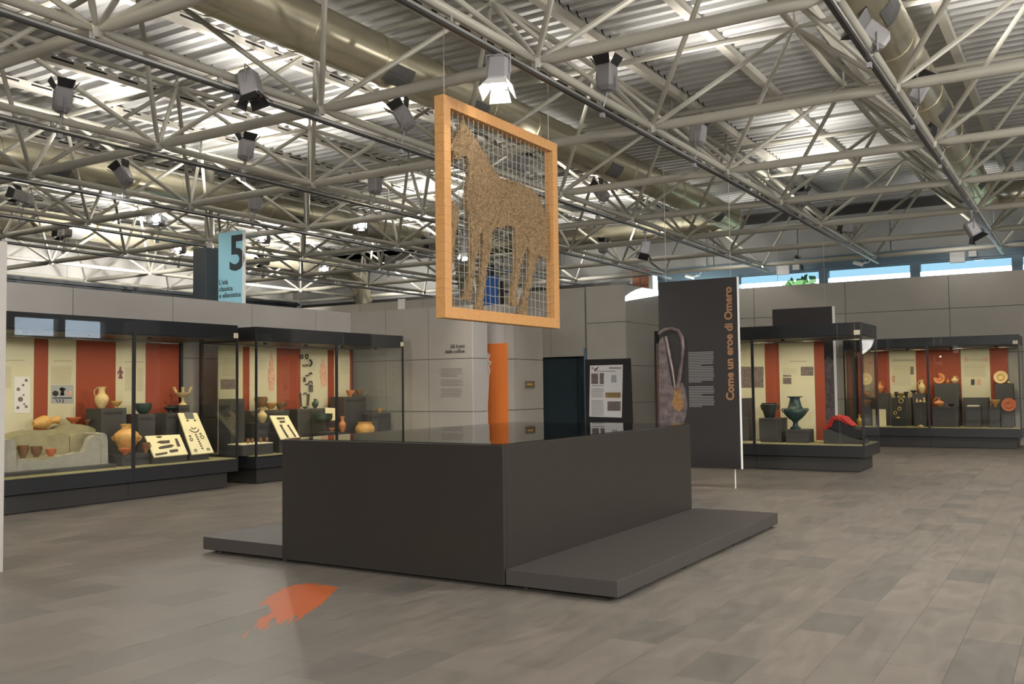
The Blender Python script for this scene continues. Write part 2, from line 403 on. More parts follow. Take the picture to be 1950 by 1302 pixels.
duct('air_duct', [(-1.85, 0, ZC)]+e2+[(8.5, 22.7, ZC)], .29, [(10.2, -.55), (14.6, -.55), (20.2, -.55)], 'shiny round air duct lit by spots above the rightmost lighting track')
duct('air_duct', [(-15.35, -4, ZC), (-15.35, 21.5, ZC), (-15.35, 22.3, ZC-.25), (-15.35, 22.6, ZC-1.2)], .30, [(9.6, -.75), (15.5, -.75)], 'round air duct passing over the striped showcases, second from the left')
duct('air_duct', [(-20.9, 2, ZC), (-20.9, 23.5, ZC), (-20.9, 24.2, ZC-.25), (-20.9, 24.4, ZC-1.1)], .30, [(13.6, -.75), (17.6, -.75)], 'farthest left round air duct above the pale marbled wall')

# ------------------------------------------------------------------ lighting tracks and stage spotlights
ZT = ZL-.125
tnames = {-2: 'the farthest left track', -1: 'the dark column track', 0: 'the second track left of horse frame', 1: 'the first track left of horse frame',
          2: 'the track behind the horse frame', 3: 'the first track right of horse frame', 4: 'the rightmost track'}
for i in range(-2, 5):
    t = empty('lighting_track', (NX(i), NY(2), ZT), 'black and silver lighting track under the truss, '+tnames[i], 'lighting track', 'lighting tracks under the space frame')
    bx('rail', 'track_black', (NX(i)-.022, NX(i)+.022, -3, 25.0, ZT-.025, ZT+.03), t)
    c = MB(); c.box(NX(i)+.0222, NX(i)+.032, -3, 25.0, ZT-.008, ZT+.018); c.box(NX(i)-.032, NX(i)-.0222, -3, 25.0, ZT-.008, ZT+.018); c.build('silver_strip', 'track_silver', t)
    k = MB()
    for j in range(-3, 13): k.box(NX(i)-.02, NX(i)+.02, NY(j/2)-.06, NY(j/2)-.03, ZT+.03, ZL)
    k.build('clips', 'track_silver', t)['kind'] = 'stuff'
# one housing and one flap mesh serve all spotlights; local +Z is the beam
hb = MB()
hw = .095
ring = lambda w, z, c: [(-w+c, -w, z), (w-c, -w, z), (w, -w+c, z), (w, w-c, z), (w-c, w, z), (-w+c, w, z), (-w, w-c, z), (-w, -w+c, z)]
vs = ring(.06, -.15, .02)+ring(hw, -.11, .03)+ring(hw, .10, .02)+ring(hw-.01, .13, .02); fs = [tuple(range(7, -1, -1)), tuple(range(24, 32))]
for a in range(3):
    for k in range(8): fs.append((a*8+k, a*8+(k+1) % 8, a*8+8+(k+1) % 8, a*8+8+k))
hb.add(vs, fs); hme = meshdata('housing', hb, 'spot_grey')
fb = MB()
for s in (1,):
    p = [(-.08, .088, .125), (.08, .088, .125), (.10, .150, .215), (-.10, .150, .215)]; fb.prism(p, (0, .008, -.004))
fme = meshdata('barn_door', fb, 'black'); fmw = meshdata('barn_door', fb, 'white')  # white copy: lamp light on the black flaps put into the colour
lb = MB(); lb.lathe((0, 0, .131), [(.07, 0), (.07, .004)], 14); lme = meshdata('lens', lb, 'black'); lg = MB(); lg.lathe((0, 0, .131), [(.07, 0), (.07, .006)], 14); lgme = meshdata('lens', lg, 'lamp_glow')
counts = {}
def spotlight(i, q, aim, lit=0, hang=False, power=0, word=None, note=None, off=None, at=None):
    P0 = onX(q, NX(i)); P = Vector((NX(i), P0.y, ZT)); aim = Vector(aim).normalized()
    counts[i] = counts.get(i, 0)+1
    ordn = ['first', 'second', 'third', 'fourth', 'fifth', 'sixth', 'seventh', 'eighth', 'ninth', 'tenth'][counts[i]-1]
    word = word or ('aimed at the ceiling' if aim.z > .8 else 'tilted upwards' if aim.z > .25 else 'aimed down' if aim.z < -.4 else 'aimed sideways')
    lab = note or f"{'lit' if lit else 'grey'} stage spotlight {word}, {ordn} along {tnames[i]}"
    t = empty('stage_spotlight', P, lab, 'spotlight', 'stage spotlights on the tracks')
    up_ = -1 if hang else 1
    body = P+(Vector(off) if off else Vector((.06 if not hang else 0, 0, .36*up_)))
    if at: aim = (Vector(at)-body).normalized()
    rot = aim.to_track_quat('Z', 'Y')
    shared('housing', hme, t, body, rot)
    for k in range(4): shared('barn_door', fmw if lit and hang else fme, t, body, rot @ Vector((0, 0, 1)).to_track_quat('Z', 'Y') @ __import__('mathutils').Quaternion((0, 0, 1), k*PI/2))
    shared('lens', lgme if lit else lme, t, body, rot)
    y = MB(); s = rot @ Vector((1, 0, 0)); e = Vector((0, 0, -1 if not hang else 1))
    y.tube([body+s*.105, body+s*.11+e*.17, body-s*.11+e*.17, body-s*.105], .009, 6)
    y.build('yoke', 'spot_grey', t)
    MB().tube([body+e*.17, P-e*.0], .012, 6).build('stem', 'spot_grey', t)
    MB().box(P.x-.02, P.x+.02, P.y-.03, P.y+.03, P.z-.08, P.z-.03).build('clamp', 'spot_grey', t)
    if power: lamp('SPOT', body+aim*.25, power, (1, .94, .86), aim, spot_size=2.0, spot_blend=.8, shadow_soft_size=.09)
    return t
U = (0, 0, 1)
spotlight(1, (113, 235), (.02, .05, 1), power=93)
spotlight(2, (450, 150), (.25, .1, -1), hang=True, off=(.14, .05, .06), word='with black flaps aimed down')
spotlight(1, (463, 318), (.05, .1, 1), power=93)
spotlight(0, (232, 366), (-.6, -.2, 1), power=93)
spotlight(-1, (40, 400), (-1, -.4, .45), word='tipped over to the left')
spotlight(0, (481, 412), (.05, 0, 1), power=81)
spotlight(2, (763, 268), (-.5, -.2, 1), power=93)
spotlight(3, (945, 80), (.12, -.3, -1), lit=1, hang=True, off=(.02, 0, -.2), note='lit stage spotlight hanging head down above the horse frame, flaps coloured white as if lit')
lamp('SPOT', (NX(3)-.05, onX((945, 80), NX(3)).y-.05, ZT-.42), 5, (1, .94, .86), (-.45, .75, -.12), spot_size=1.6, spot_blend=1, shadow_soft_size=.06)
spotlight(3, (1147, 205), U, power=50)
spotlight(1, (709, 392), U, power=93)
spotlight(2, (985, 350), (.3, 0, 1), power=81)
spotlight(3, (1322, 302), (.1, 0, 1), power=50)
spotlight(2, (1140, 400), (-.6, 0, .8), power=62)
spotlight(3, (1520, 412), (.05, 0, 1), power=43)
spotlight(4, (1655, 105), (-.7, -.5, .6), power=74, off=(.03, 0, .22))
spotlight(4, (1738, 232), (.5, .2, 1), power=56)
spotlight(4, (1790, 302), (-.8, -.3, .15), power=37)
spotlight(4, (1850, 392), (.5, .2, -1), hang=True, power=25)
spotlight(2, (1228, 432), (-.2, -.1, -1), hang=True)
spotlight(3, (1612, 462), (-.9, 0, .2))
spotlight(1, (887, 432), (.05, -.1, -1), lit=1, hang=True, note='lit stage spotlight hanging head down, seen between the forelegs of the straw horse')
spotlight(0, (688, 462), (.35, -.9, .1), lit=1, power=37)
spotlight(-1, (300, 450), (.35, -.9, .1), lit=1, power=37)
spotlight(-1, (500, 482), (.35, -.9, .15), lit=1, power=37)
spotlight(-2, (340, 501), (.35, -.9, .1), lit=1, power=37)
spotlight(-2, (120, 474), (-1, -.1, .05))
spotlight(-1, (500, 520), (-1, .1, .1)) if 0 else None
spotlight(0, (820, 486), (-1, .1, .1))
spotlight(-2, (500, 523), (-1, 0, .1))
spotlight(-2, (618, 545), (.35, -.9, .1), lit=1)
spotlight(-1, (740, 525), (-1, 0, .1))
spotlight(1, (1145, 497), (.1, 0, 1), power=56)
spotlight(2, (1228, 505), U) if 0 else None
# uplights of the near tracks that stay outside the frame above
for (i, y) in ((0, 2.5), (1, 1.5), (2, 4.0), (3, 3.0), (-1, 8.0), (-2, 14.0), (4, 2.0)):
    lamp('SPOT', (NX(i), y, ZT+.5), 90, (1, .94, .86), (.03, .03, 1), spot_size=2.0, spot_blend=.8, shadow_soft_size=.09)

# ------------------------------------------------------------------ room walls
def wallpanels(wall, fn, us, zs, m, th):
    """proud panels with recessed joints; fn(u0,u1,z0,z1) -> box dims"""
    for a, b in zip(us[:-1], us[1:]):
        for c, d in zip(zs[:-1], zs[1:]): bx('panel', m, fn(a+.006, b-.006, c+.006, d-.006), wall)
# far left wall: dark band below, marbled concrete above
w = tag(bx('wall_far_left', 'dark_band', (-26.0, -25.6, -8, 26.4, 0, 4.82)), kind='structure')
for k in range(14): bx('panel', 'marbled_wall', (-26.0, -25.62, -8+k*2.46, -8+k*2.46+2.45, 4.82, ZD+.1), w)
bx('ledge', 'dark_band', (-25.6, -25.45, -8, 26.4, 4.70, 4.80), w)
# back wall with clerestory windows
YB = 26.0; WZ0, WZ1, WB = 3.7, 4.62, 4.95
w = tag(bx('wall_back', 'concrete', (-26, -11.5, YB, YB+.4, 0, ZD+.1)), kind='structure')
bx('panel', 'concrete', (-11.5, 9.2, YB, YB+.4, 0, WZ0), w)
xs = [-26, -23.6, -21.2, -18.8, -16.4, -14, -11.5, -9.1, -6.7, -4.3, -1.9, .5, 2.9, 5.3, 7.7, 9.2]
for a, b in zip(xs[:-1], xs[1:]): bx('panel', 'concrete', (a+.012, b-.012, YB-.03, YB+.3, WB, 6.02), w)
bx('edge_beam', 'case_base', (-26, 9.2, YB-.25, YB+.3, 6.02, 6.2), w)
bx('panel', 'concrete', (-26, 9.2, YB-.0, YB+.3, 6.2, ZD+.1), w)
bx('cable_tray', 'case_base', (-25, -11.6, YB-.35, YB-.05, 4.55, 4.66), w)
bx('pilaster', 'concrete', (-14.6, -14.1, YB-.2, YB, 0, 6.0), w)
bx('pilaster', 'concrete', (-9.7, -9.3, YB-.1, YB, WB, 6.0), w)
bx('window_head', 'blue_frame', (-10.85, 9.2, YB-.05, YB+.3, WZ1, WB), w)
muls = [-10.85, -8.5, -6.04, -3.73, -1.40, .95, 3.3]
bx('panel', 'lining_grey', (3.3, 9.2, YB, YB+.3, WZ0, WZ1), w)
for n, (a, b) in enumerate(zip(muls[:-1], muls[1:])):
    wn = empty('window_%d' % (n+1), ((a+b)/2, YB+.1, WZ0)); wn['kind'] = 'structure'
    f_ = MB(); f_.box(a, a+.12, YB-.02, YB+.2, WZ0, WZ1); f_.box(b-.12, b, YB-.02, YB+.2, WZ0, WZ1); f_.box(a+.12, b-.12, YB-.02, YB+.2, WZ0, WZ0+.08); f_.box(a+.12, b-.12, YB-.0, YB+.2, WZ1-.05, WZ1)
    f_.build('frame', 'blue_frame', wn)
    bx('pane', 'window_glass', (a+.12, b-.12, YB+.08, YB+.09, WZ0+.08, 4.36), wn); bx('upper_pane', 'film_glass' if n else 'window_glass', (a+.12, b-.12, YB+.08, YB+.09, 4.36, WZ1-.05), wn)
# right wall and wall behind the visitor with their own clerestories
w = tag(bx('wall_right', 'lining_grey', (9.0, 9.3, -8, 26.4, 0, 3.55)), kind='structure'); bx('panel', 'lining_grey', (9.0, 9.3, -8, 26.4, 4.2, ZD+.1), w)
for a, b in ((-8, 18.72), (20.35, 20.62), (22.25, 26.4)): bx('panel', 'lining_grey', (9.0, 9.3, a, b, 3.55, 4.2), w)
for a, b in ((18.72, 20.35), (20.62, 22.25)):
    bx('pane', 'window_glass', (9.1, 9.11, a, b, 3.55, 4.2), w); bx('frame', 'blue_frame', (8.98, 9.05, a-.06, b+.06, 3.49, 3.55), w); bx('frame', 'blue_frame', (8.98, 9.05, a-.06, b+.06, 4.2, 4.26), w)
w = tag(bx('wall_front', 'lining_grey', (-26, 9.2, -8.3, -8, 0, ZD+.1)), kind='structure')

# brick pier beside the window band
w = tag(bx('wall_pier', 'mortar', (-11.45, -10.95, 25.55, 25.85, 0, 4.92)), kind='structure')
for r_ in range(14):
    for c_ in range(2):
        o_ = .0 if r_ % 2 else .12
        bx('brick', 'brick', (-11.47+.26*c_+.005, -11.47+.26*c_+.25, 25.53, 25.8, 3.9+r_*.075+.006, 3.9+(r_+1)*.075-.004), w)

# museum partitions (dry panels)
PT = 3.13
w = tag(bx('wall_left', 'joint', (-13.45, -13.32, 3.0, 15.1, 0, PT)), kind='structure')
wallpanels(w, lambda a, b, c, d: (-13.47, -13.30, a, b, c, d), [3.0, 5.1, 6.9, 8.72, 10.57, 12.35, 14.05, 15.25], [0, 1.05, 2.09, PT+.01], 'panel_pale', .02)
w = tag(bx('wall_text', 'joint', (-13.4, -10.2, 15.12, 15.4, 0, PT)), kind='structure')
wallpanels(w, lambda a, b, c, d: (a, b, 15.10, 15.42, c, d), [-13.32, -12.35, -11.25, -10.2], [0, 1.05, 2.09, PT+.01], 'panel_grey', .02)
text('lettering', 'Gli Irpini\ndelle colline', .098, (-10.37, 15.094, 2.30), (PI/2, 0, 0), 'wall_ink', w, 'RIGHT', .002)
tx = MB()
random.seed(3)
for k in range(13):
    if k in (4, 8): continue
    tx.box(-10.95, -10.42-random.random()*.06*(1 if k % 4 != 3 else 4), 15.095, 15.1, 1.88-k*.045, 1.905-k*.045)
tx.build('paragraph', 'wall_grey_ink', w)['kind'] = 'stuff'
w = tag(bx('wall_step', 'joint', (-10.32, -10.2, 15.42, 15.6, 0, PT)), kind='structure')
wallpanels(w, lambda a, b, c, d: (-10.34, -10.18, a, b, c, d), [15.10, 15.62], [0, 1.05, 2.09, PT+.01], 'panel_pale', .02)
w = tag(bx('wall_niche', 'panel_pale', (-10.9, -10.05, 16.34, 16.5, 0, PT+.1)), kind='structure')
w = tag(bx('wall_return', 'joint', (-10.2, -10.04, 16.34, 17.45, 0, PT)), kind='structure')
wallpanels(w, lambda a, b, c, d: (-10.2, -9.985, a, b, c, d), [16.29, 17.5], [0, 1.05, 2.09, PT+.01], 'panel_grey', .02)
# back partition y = 22 with a door opening, and its return at x = -10.07
PB = 4.13; DX0, DX1, DZ = -13.28, -11.26, 2.30
w = tag(bx('wall_partition', 'joint', (-24, DX0, 22.02, 22.2, 0, PB)), kind='structure')
wallpanels(w, lambda a, b, c, d: (a, b, 22.0, 22.22, c, d), [-23.8, -21.4, -19, -16.6, -14.9, DX0], [0, 1.05, 2.1, 3.15, PB], 'panel_grey', .02)
wallpanels(w, lambda a, b, c, d: (a, b, 22.0, 22.22, c, d), [DX0, -12.3, DX1], [DZ, PB], 'panel_grey', .02)
wallpanels(w, lambda a, b, c, d: (a, b, 21.95, 22.22, c, d), [DX1+.06, -10.09], [0, 1.07, 2.04, 3.16, PB], 'panel_grey', .02)
bx('jamb', 'blue_frame', (DX1-.02, DX1+.05, 21.94, 22.2, 0, 2.52), w)
w = tag(bx('wall_block', 'joint', (-10.3, -10.09, 22.22, 25.0, 0, PB)), kind='structure')
wallpanels(w, lambda a, b, c, d: (-10.3, -10.07, a, b, c, d), [21.95, 25.1], [0, 1.07, 2.04, 3.16, PB], 'panel_grey', .02)
w = tag(bx('wall_cases', 'joint', (-10.1, 3.0, 25.04, 25.2, 0, PB)), kind='structure')
wallpanels(w, lambda a, b, c, d: (a, b, 25.0, 25.22, c, d), [-10.07, -7.66, -5.28, -2.84, -.45, 2.0], [0, 1.1, 2.2, 3.30, PB], 'panel_grey', .02)
# dark double door
d = empty('door_1', ((DX0+DX1)/2, 22.4, 0)); d['kind'] = 'structure'
bx('recess', 'void_black', (DX0-.1, DX1+.1, 23.6, 23.7, 0, DZ+.1), d); bx('recess_side', 'void_black', (DX0-.1, DX0, 22.23, 23.6, 0, DZ+.1), d); bx('recess_side', 'void_black', (DX1, DX1+.1, 22.23, 23.6, 0, DZ+.1), d)
bx('recess_top', 'void_black', (DX0, DX1, 22.23, 23.6, DZ+.02, DZ+.1), d)
for (a, b, n_) in ((-12.78, -11.66, 'door_leaf'), (-11.63, DX1-.03, 'side_leaf')):
    bx(n_, 'door_blue', (a, b, 22.28, 22.34, .02, DZ-.02), d, bevel=.004)
    f_ = MB(); f_.box(a, a+.09, 22.26, 22.28, .02, DZ-.02); f_.box(b-.09, b, 22.26, 22.28, .02, DZ-.02); f_.build('stile', 'door_blue', d)
MB().tube([(-12.70, 22.24, .95), (-12.70, 22.20, 1.0), (-12.70, 22.20, 1.3), (-12.70, 22.24, 1.35)], .012).build('handle', 'track_silver', d)
# pale end of a near partition at the left edge of the photograph
bx('wall_end', 'panel_pale', (-8.25, -7.97, 4.35, 4.60, 0, 2.84))['kind'] = 'structure'
bpy.data.objects['wall_end'].name = 'wall_near'

# ------------------------------------------------------------------ central showcase table and its steps
CT = empty('display_table', (-4.97, 8.0, 0), 'large dark grey box display table with mirror-like glass top, centre of the hall', 'display table')
X0, X1, Y0, Y1, HT = -6.13, -3.81, 6.05, 9.97, 1.081
bx('body', 'counter_grey', (X0+.03, X1-.03, Y0+.03, Y1-.03, .035, .80), CT)
for nme, dm in (('front_panel', (X0, X1, Y0-.006, Y0+.05, .03, HT)), ('back_panel', (X0, X1, Y1-.05, Y1, .02, HT)), ('side_panel', (X0, X0+.05, Y0+.05, Y1-.05, .03, HT)), ('side_panel', (X1-.05, X1+.004, Y0+.05, Y1-.05, .03, HT))):
    bx(nme, 'counter_grey', dm, CT, bevel=.003)
bx('tray', 'panel_grey', (X0+.05, X1-.05, Y0+.05, Y1-.05, .80, .83), CT)
bx('glass_top', 'top_glass', (X0+.012, X1-.012, Y0+.012, Y1-.012, HT, HT+.01), CT)
bx('foot_recess', 'black', (X0+.08, X1-.08, Y0+.08, Y1-.08, 0, .035), CT)
for (a, b, lab) in ((X1+.008, -2.875, 'low dark grey step platform along the right side of the display table'), (-7.165, X0-.008, 'low dark grey step platform along the left side of the display table')):
    t = empty('step_platform', ((a+b)/2, 8, 0), lab, 'platform', 'steps beside the display table')
    bx('slab', 'plinth_grey', (a, b, Y0, 10.03, .034, .150), t, bevel=.003)
    for k in range(4):
        for xx in (a+.1, b-.08):
            MB().lathe((xx, Y0+.12+k*1.26, 0), [(.05, 0), (.05, .012), (.02, .018), (.02, .036)], 10).build('foot', 'black', t)

# orange paint splash printed on the floor
random.seed(12)
core = [(645,1117),(636,1126),(624,1138),(612,1150),(600,1158),(588,1166),(574,1173),(560,1171),(548,1178),(536,1186),(528,1186),(524,1176),(522,1166),(514,1158),(510,1150),(512,1142),(520,1136),(528,1130),(538,1124),(548,1118),(562,1113),(576,1111),(590,1111),(606,1114),(622,1114)]
mb = MB(); zk = [.0010]
def fleck(poly):
    mb.add([onZ(q, zk[0]) for q in poly], [tuple(range(len(poly)))]); zk[0] += .000008
rough = []
for k, q in enumerate(core):
    q2 = core[(k+1) % len(core)]; rough.append(q)
    for t_ in (.35, .7): rough.append((q[0]+(q2[0]-q[0])*t_+random.uniform(-.8, .8), q[1]+(q2[1]-q[1])*t_+random.uniform(-.8, .8)))
fleck(rough)
def streak(x, y, L, w, a):                                # dry brush stroke that runs out towards a
    dx, dy = math.cos(a), math.sin(a); nx, ny = -dy, dx
    fleck([(x-dx*6, y-dy*6), (x+nx*w*.5, y+ny*w*.5), (x+dx*L*.6+nx*w*.45, y+dy*L*.6+ny*w*.45), (x+dx*L, y+dy*L), (x+dx*L*.7-nx*w*.5, y+dy*L*.7-ny*w*.5), (x-nx*w*.5, y-ny*w*.5)])
for k in range(26):                                       # upper left edge
    t_ = random.random(); streak(556-42*t_+random.uniform(-3, 6), 1116+28*t_, random.uniform(10, 34), random.uniform(1.6, 3.6), PI-.18-.25*t_+random.uniform(-.08, .08))
for k in range(22):                                       # lower left tail
    t_ = random.random(); streak(526-26*t_, 1164+20*t_+random.uniform(-6, 8), random.uniform(10, 26), random.uniform(1.6, 4), PI-.62+random.uniform(-.15, .15))
for k in range(12): streak(546+random.uniform(-14, 30), 1176+random.uniform(-8, 4), random.uniform(8, 20), random.uniform(1.6, 3.4), PI-.72+random.uniform(-.12, .12))
for k in range(8): streak(500+random.uniform(-8, 12), 1184+random.uniform(-8, 10), random.uniform(8, 18), random.uniform(2, 4), PI-.75+random.uniform(-.15, .15))
streak(467, 1210, 8, 4, PI-.7); streak(472, 1203, 5, 2, PI-.7); streak(590, 1112, 20, 2, -.05)
import bmesh
o = mb.build('paint_splash', 'orange_splash'); bm = bmesh.new(); bm.from_mesh(o.data); bmesh.ops.triangulate(bm, faces=bm.faces); bm.to_mesh(o.data); bm.free()
for p_ in o.data.polygons:
    if p_.normal.z < 0: p_.flip()
tag(o, 'flat orange paint splash mark on the marble floor before the display table', 'floor mark')

# ------------------------------------------------------------------ hanging horse of straw in a wooden frame
HX = -4.97; fy0, fy1, fz0, fz1 = 6.86, 9.00, 2.155, 4.20
HF = empty('horse_frame', (HX, 7.93, fz0), 'wooden frame strung with wire holding a woven straw horse, hung over the display table', 'artwork')
fwid, fth = .105, .055
for nme, dm in (('upright', (HX-fth, HX+fth, fy0, fy0+fwid, fz0, fz1)), ('upright', (HX-fth, HX+fth, fy1-fwid, fy1, fz0, fz1)), ('top_rail', (HX-fth, HX+fth, fy0+fwid, fy1-fwid, fz1-fwid, fz1)), ('bottom_rail', (HX-fth, HX+fth, fy0+fwid, fy1-fwid, fz0, fz0+fwid))):
    bx(nme, 'wood', dm, HF, bevel=.004)
b = MB()
n = 22
for k in range(1, n):
    y = fy0+fwid+(fy1-fy0-2*fwid)*k/n
    for (za, zb) in ((fz0, fz0+fwid), (fz1-fwid, fz1)):
        b.tube([(HX+fth, y, za), (HX+fth, y, zb), (HX-fth, y, zb), (HX-fth, y, za), (HX+fth, y, za)], .0035, 4)
for k in range(1, n):
    z = fz0+fwid+(fz1-fz0-2*fwid)*k/n
    for (ya, yb) in ((fy0, fy0+fwid), (fy1-fwid, fy1)):
        b.tube([(HX+fth, ya, z), (HX+fth, yb, z), (HX-fth, yb, z), (HX-fth, ya, z), (HX+fth, ya, z)], .003, 4)
b.build('binding_cords', 'wood', HF)['kind'] = 'stuff'
b = MB(); random.seed(5)
for k in range(1, n):
    y = fy0+fwid+(fy1-fy0-2*fwid)*k/n
    b.tube([(HX+.012, y+random.uniform(-.008, .008), fz0+fwid-.005+t_*(fz1-fz0-2*fwid+.01)) for t_ in (0, .25, .5, .75, 1)], .0027, 4)
for k in range(1, n):
    z = fz0+fwid+(fz1-fz0-2*fwid)*k/n
    b.tube([(HX+.004, fy0+fwid-.005+t_*(fy1-fy0-2*fwid+.01), z+random.uniform(-.014, .014)) for t_ in (0, .2, .4, .6, .8, 1)], .0027, 4)
b.build('wire_net', 'wire', HF)['kind'] = 'stuff'
H1 = [(878,229),(883,239),(888,246),(896,259),(908,276),(918,291),(928,313),(940,329),(950,340),(962,343),(982,348),(999,356),(1015,367),(1025,379),(1029,393),(1034,410),(1036,440),(1037,466),(1036,488),(1030,492),(1024,487),(1019,489),(1015,506),(1010,531),(1003,555),(1000,572),(999,586),(1000,599),(984,600),(987,588),(994,568),(1000,541),(1003,512),(1005,482),(1001,467),(994,480),(987,506),(984,531),(980,554),(981,570),(979,583),(973,583),(970,570),(974,550),(977,524),(979,488),(978,453),(977,437),(972,431),(964,430),(955,433),(941,433),(934,438),(932,462),(928,488),(922,517),(920,541),(915,576),(916,591),(903,591),(906,573),(911,550),(913,524),(916,488),(916,453),(914,438),(909,446),(906,471),(901,499),(897,524),(895,550),(893,570),(881,571),(885,550),(892,527),(894,488),(894,444),(891,409),(886,400),(886,366),(889,340),(890,315),(886,299),(881,297),(873,299),(867,305),(862,303),(863,297),(856,288),(851,283),(856,275),(864,259),(873,246),(875,234)]
H2 = [(845,377),(850,380),(857,384),(862,388),(867,396),(869,405),(867,422),(865,437),(862,458),(860,476),(858,495),(855,515),(852,526),(849,534),(847.5,537),(847,500),(846.4,440)]
random.seed(2)
def straw_shape(name, px, label=None):
    pts = []
    for k, q in enumerate(px):
        q2 = px[(k+1) % len(px)]; pts.append(q); L = math.hypot(q2[0]-q[0], q2[1]-q[1])
        m_ = int(L//4)
        for t_ in range(1, m_+1):
            s_ = t_/(m_+1); pts.append((q[0]+(q2[0]-q[0])*s_+random.uniform(-1.1, 1.1), q[1]+(q2[1]-q[1])*s_+random.uniform(-1.1, 1.1)))
    P = [onX(q, HX) for q in pts]
    mb = MB().prism([p+Vector((.028, 0, 0)) for p in P], (-.05, 0, 0)); o = mb.build(name, 'straw', HF)
    bm = bmesh.new(); bm.from_mesh(o.data); bmesh.ops.triangulate(bm, faces=bm.faces); bm.to_mesh(o.data); bm.free()
    # loose straws lying on both faces
    yz = [(p.y, p.z) for p in P]; ys = [a for a, _ in yz]; zs = [c for _, c in yz]
    def inside(y, z):
        r_ = False; j = len(yz)-1
        for i in range(len(yz)):
            if (yz[i][1] > z) != (yz[j][1] > z) and y < (yz[j][0]-yz[i][0])*(z-yz[i][1])/(yz[j][1]-yz[i][1])+yz[i][0]: r_ = not r_
            j = i
        return r_
    s = MB(); cnt = 0; want = int(9000*(max(ys)-min(ys))*(max(zs)-min(zs))/3.2)
    while cnt < want:
        y = random.uniform(min(ys), max(ys)); z = random.uniform(min(zs), max(zs))
        if not inside(y, z): continue
        cnt += 1; a = random.gauss(PI/2 if z < 3.05 else .5+.6*math.sin(y*7+z*5), .55); L = random.uniform(.01, .032); wd = random.uniform(.0015, .0035)
        dy, dz = math.cos(a)*L, math.sin(a)*L; ny, nz = -math.sin(a)*wd, math.cos(a)*wd
        f_ = 1 if random.random() < .75 else -1; xo = HX+.003+f_*.0255
        s.add([(xo, y-dy-ny, z-dz-nz), (xo, y+dy-ny, z+dz-nz), (xo+f_*random.uniform(.004, .012), y+dy*.2, z+dz*.2), (xo, y+dy+ny, z+dz+nz), (xo, y-dy+ny, z-dz+nz)], [(0, 1, 2), (1, 3, 2), (3, 4, 2), (4, 0, 2)])
    so = s.build('loose_straw', 'straw_light', o); so['kind'] = 'stuff'
    return o
straw_shape('straw_horse', H1)['label'] = 'woven straw horse standing with lowered head'
straw_shape('straw_fragment', H2)['label'] = 'cut off straw shape at the edge'
for (y, lab) in ((fy0+.08, 0), (fy1-.1, 1)):
    MB().tube([(HX, y, fz1-.01), (HX, y, ZD+.002)], .004, 5).build('cable', 'wire', HF)

# ------------------------------------------------------------------ hung banners, sign, column
def quad(q4, x=None, y=None):
    return [onX(q, x) if x is not None else onY(q, y) for q in q4]
BY = 13.42; b0, b1, bz0, bz1 = -5.60, -4.36, .285, 3.10
BN = empty('hanging_banner', (-4.98, BY, bz0), 'tall dark banner with a handle photo and orange vertical title, in front of showcase', 'banner')
bx('board', 'banner_dark', (b0, b1, BY, BY+.05, bz0, bz1), BN)
bx('edge_strip', 'white', (b1, b1+.012, BY-.004, BY+.054, bz0, bz1), BN)
text('title', 'Come un eroe di Omero', .163, (-4.445, BY-.002, 1.285), (PI/2, -PI/2, 0), 'banner_text', BN, 'LEFT', .0055)
tx = MB(); random.seed(4)
for k in range(34):
    z = 2.0-k*.0245
    if k in (19, 20): continue
    tx.box(-5.135, -4.735-(random.random()*.02 if k not in (8, 18, 26, 33) else .2), BY-.002, BY, z, z+.011)
tx.build('paragraphs', 'banner_small', BN)['kind'] = 'stuff'
def bp(q): return onY(q, BY)
def flat(name, m, polys, parent, d): 
    mb = MB()
    for p in polys: mb.prism(p, d)
    o = mb.build(name, m, parent); bm = bmesh.new(); bm.from_mesh(o.data); bmesh.ops.triangulate(bm, faces=bm.faces); bm.to_mesh(o.data); bm.free(); return o
body = [(1255,650),(1262,640),(1266,650),(1272,690),(1280,735),(1300,728),(1306,745),(1309,770),(1307,790),(1301,808),(1290,830),(1256,830)]
flat('photo_body', 'banner_photo', [[bp(q)-Vector((0, .001, 0)) for q in body]], BN, (0, -.001, 0))
MB().tube([bp(q)-Vector((0, .004, 0)) for q in ((1255,636),(1266,628),(1280,626),(1292,630),(1299,642),(1301,662),(1298,690),(1295,715),(1290,740))], [.03,.03,.03,.032,.035,.03,.026,.03,.035], 8).build('photo_handle', 'banner_metal', BN, True)
MB().tube([bp(q)-Vector((0, .003, 0)) for q in ((1268,640),(1274,670),(1281,705),(1286,740))], [.03,.028,.026,.02], 8).build('photo_handle', 'banner_metal', BN, True)
flat('photo_palmette', 'banner_gold', [[bp(q)-Vector((0, .004, 0)) for q in ((1284,738),(1296,738),(1297,752),(1303,765),(1301,777),(1293,784),(1284,778),(1280,765),(1285,752))]], BN, (0, -.002, 0))
for x in (b0+.12, b1-.1):
    MB().tube([(x, BY+.025, bz1), (x, BY+.025, ZL+.3)], .004, 5).build('cable', 'wire', BN); MB().tube([(x, BY+.025, 0), (x, BY+.025, bz0)], .009, 6).build('floor_cable', 'white', BN)
B2 = 20.5
t = empty('hanging_banner', (-5.2, B2, .3), 'dark banner standing up behind the showcase with the bronze krater', 'banner')
bx('board', 'banner_dark', (-5.88, -4.60, B2, B2+.05, .3, 3.15), t); bx('edge_strip', 'white', (-4.60, -4.56, B2-.01, B2+.06, .3, 3.15), t)
flat('photo_body', 'banner_photo', [[Vector((x_, B2-.001, z_)) for x_, z_ in ((-5.2, .6), (-4.61, .6), (-4.61, 2.0), (-4.72, 2.1), (-4.85, 1.9), (-5.0, 1.5), (-5.2, 1.2))]], t, (0, -.002, 0))
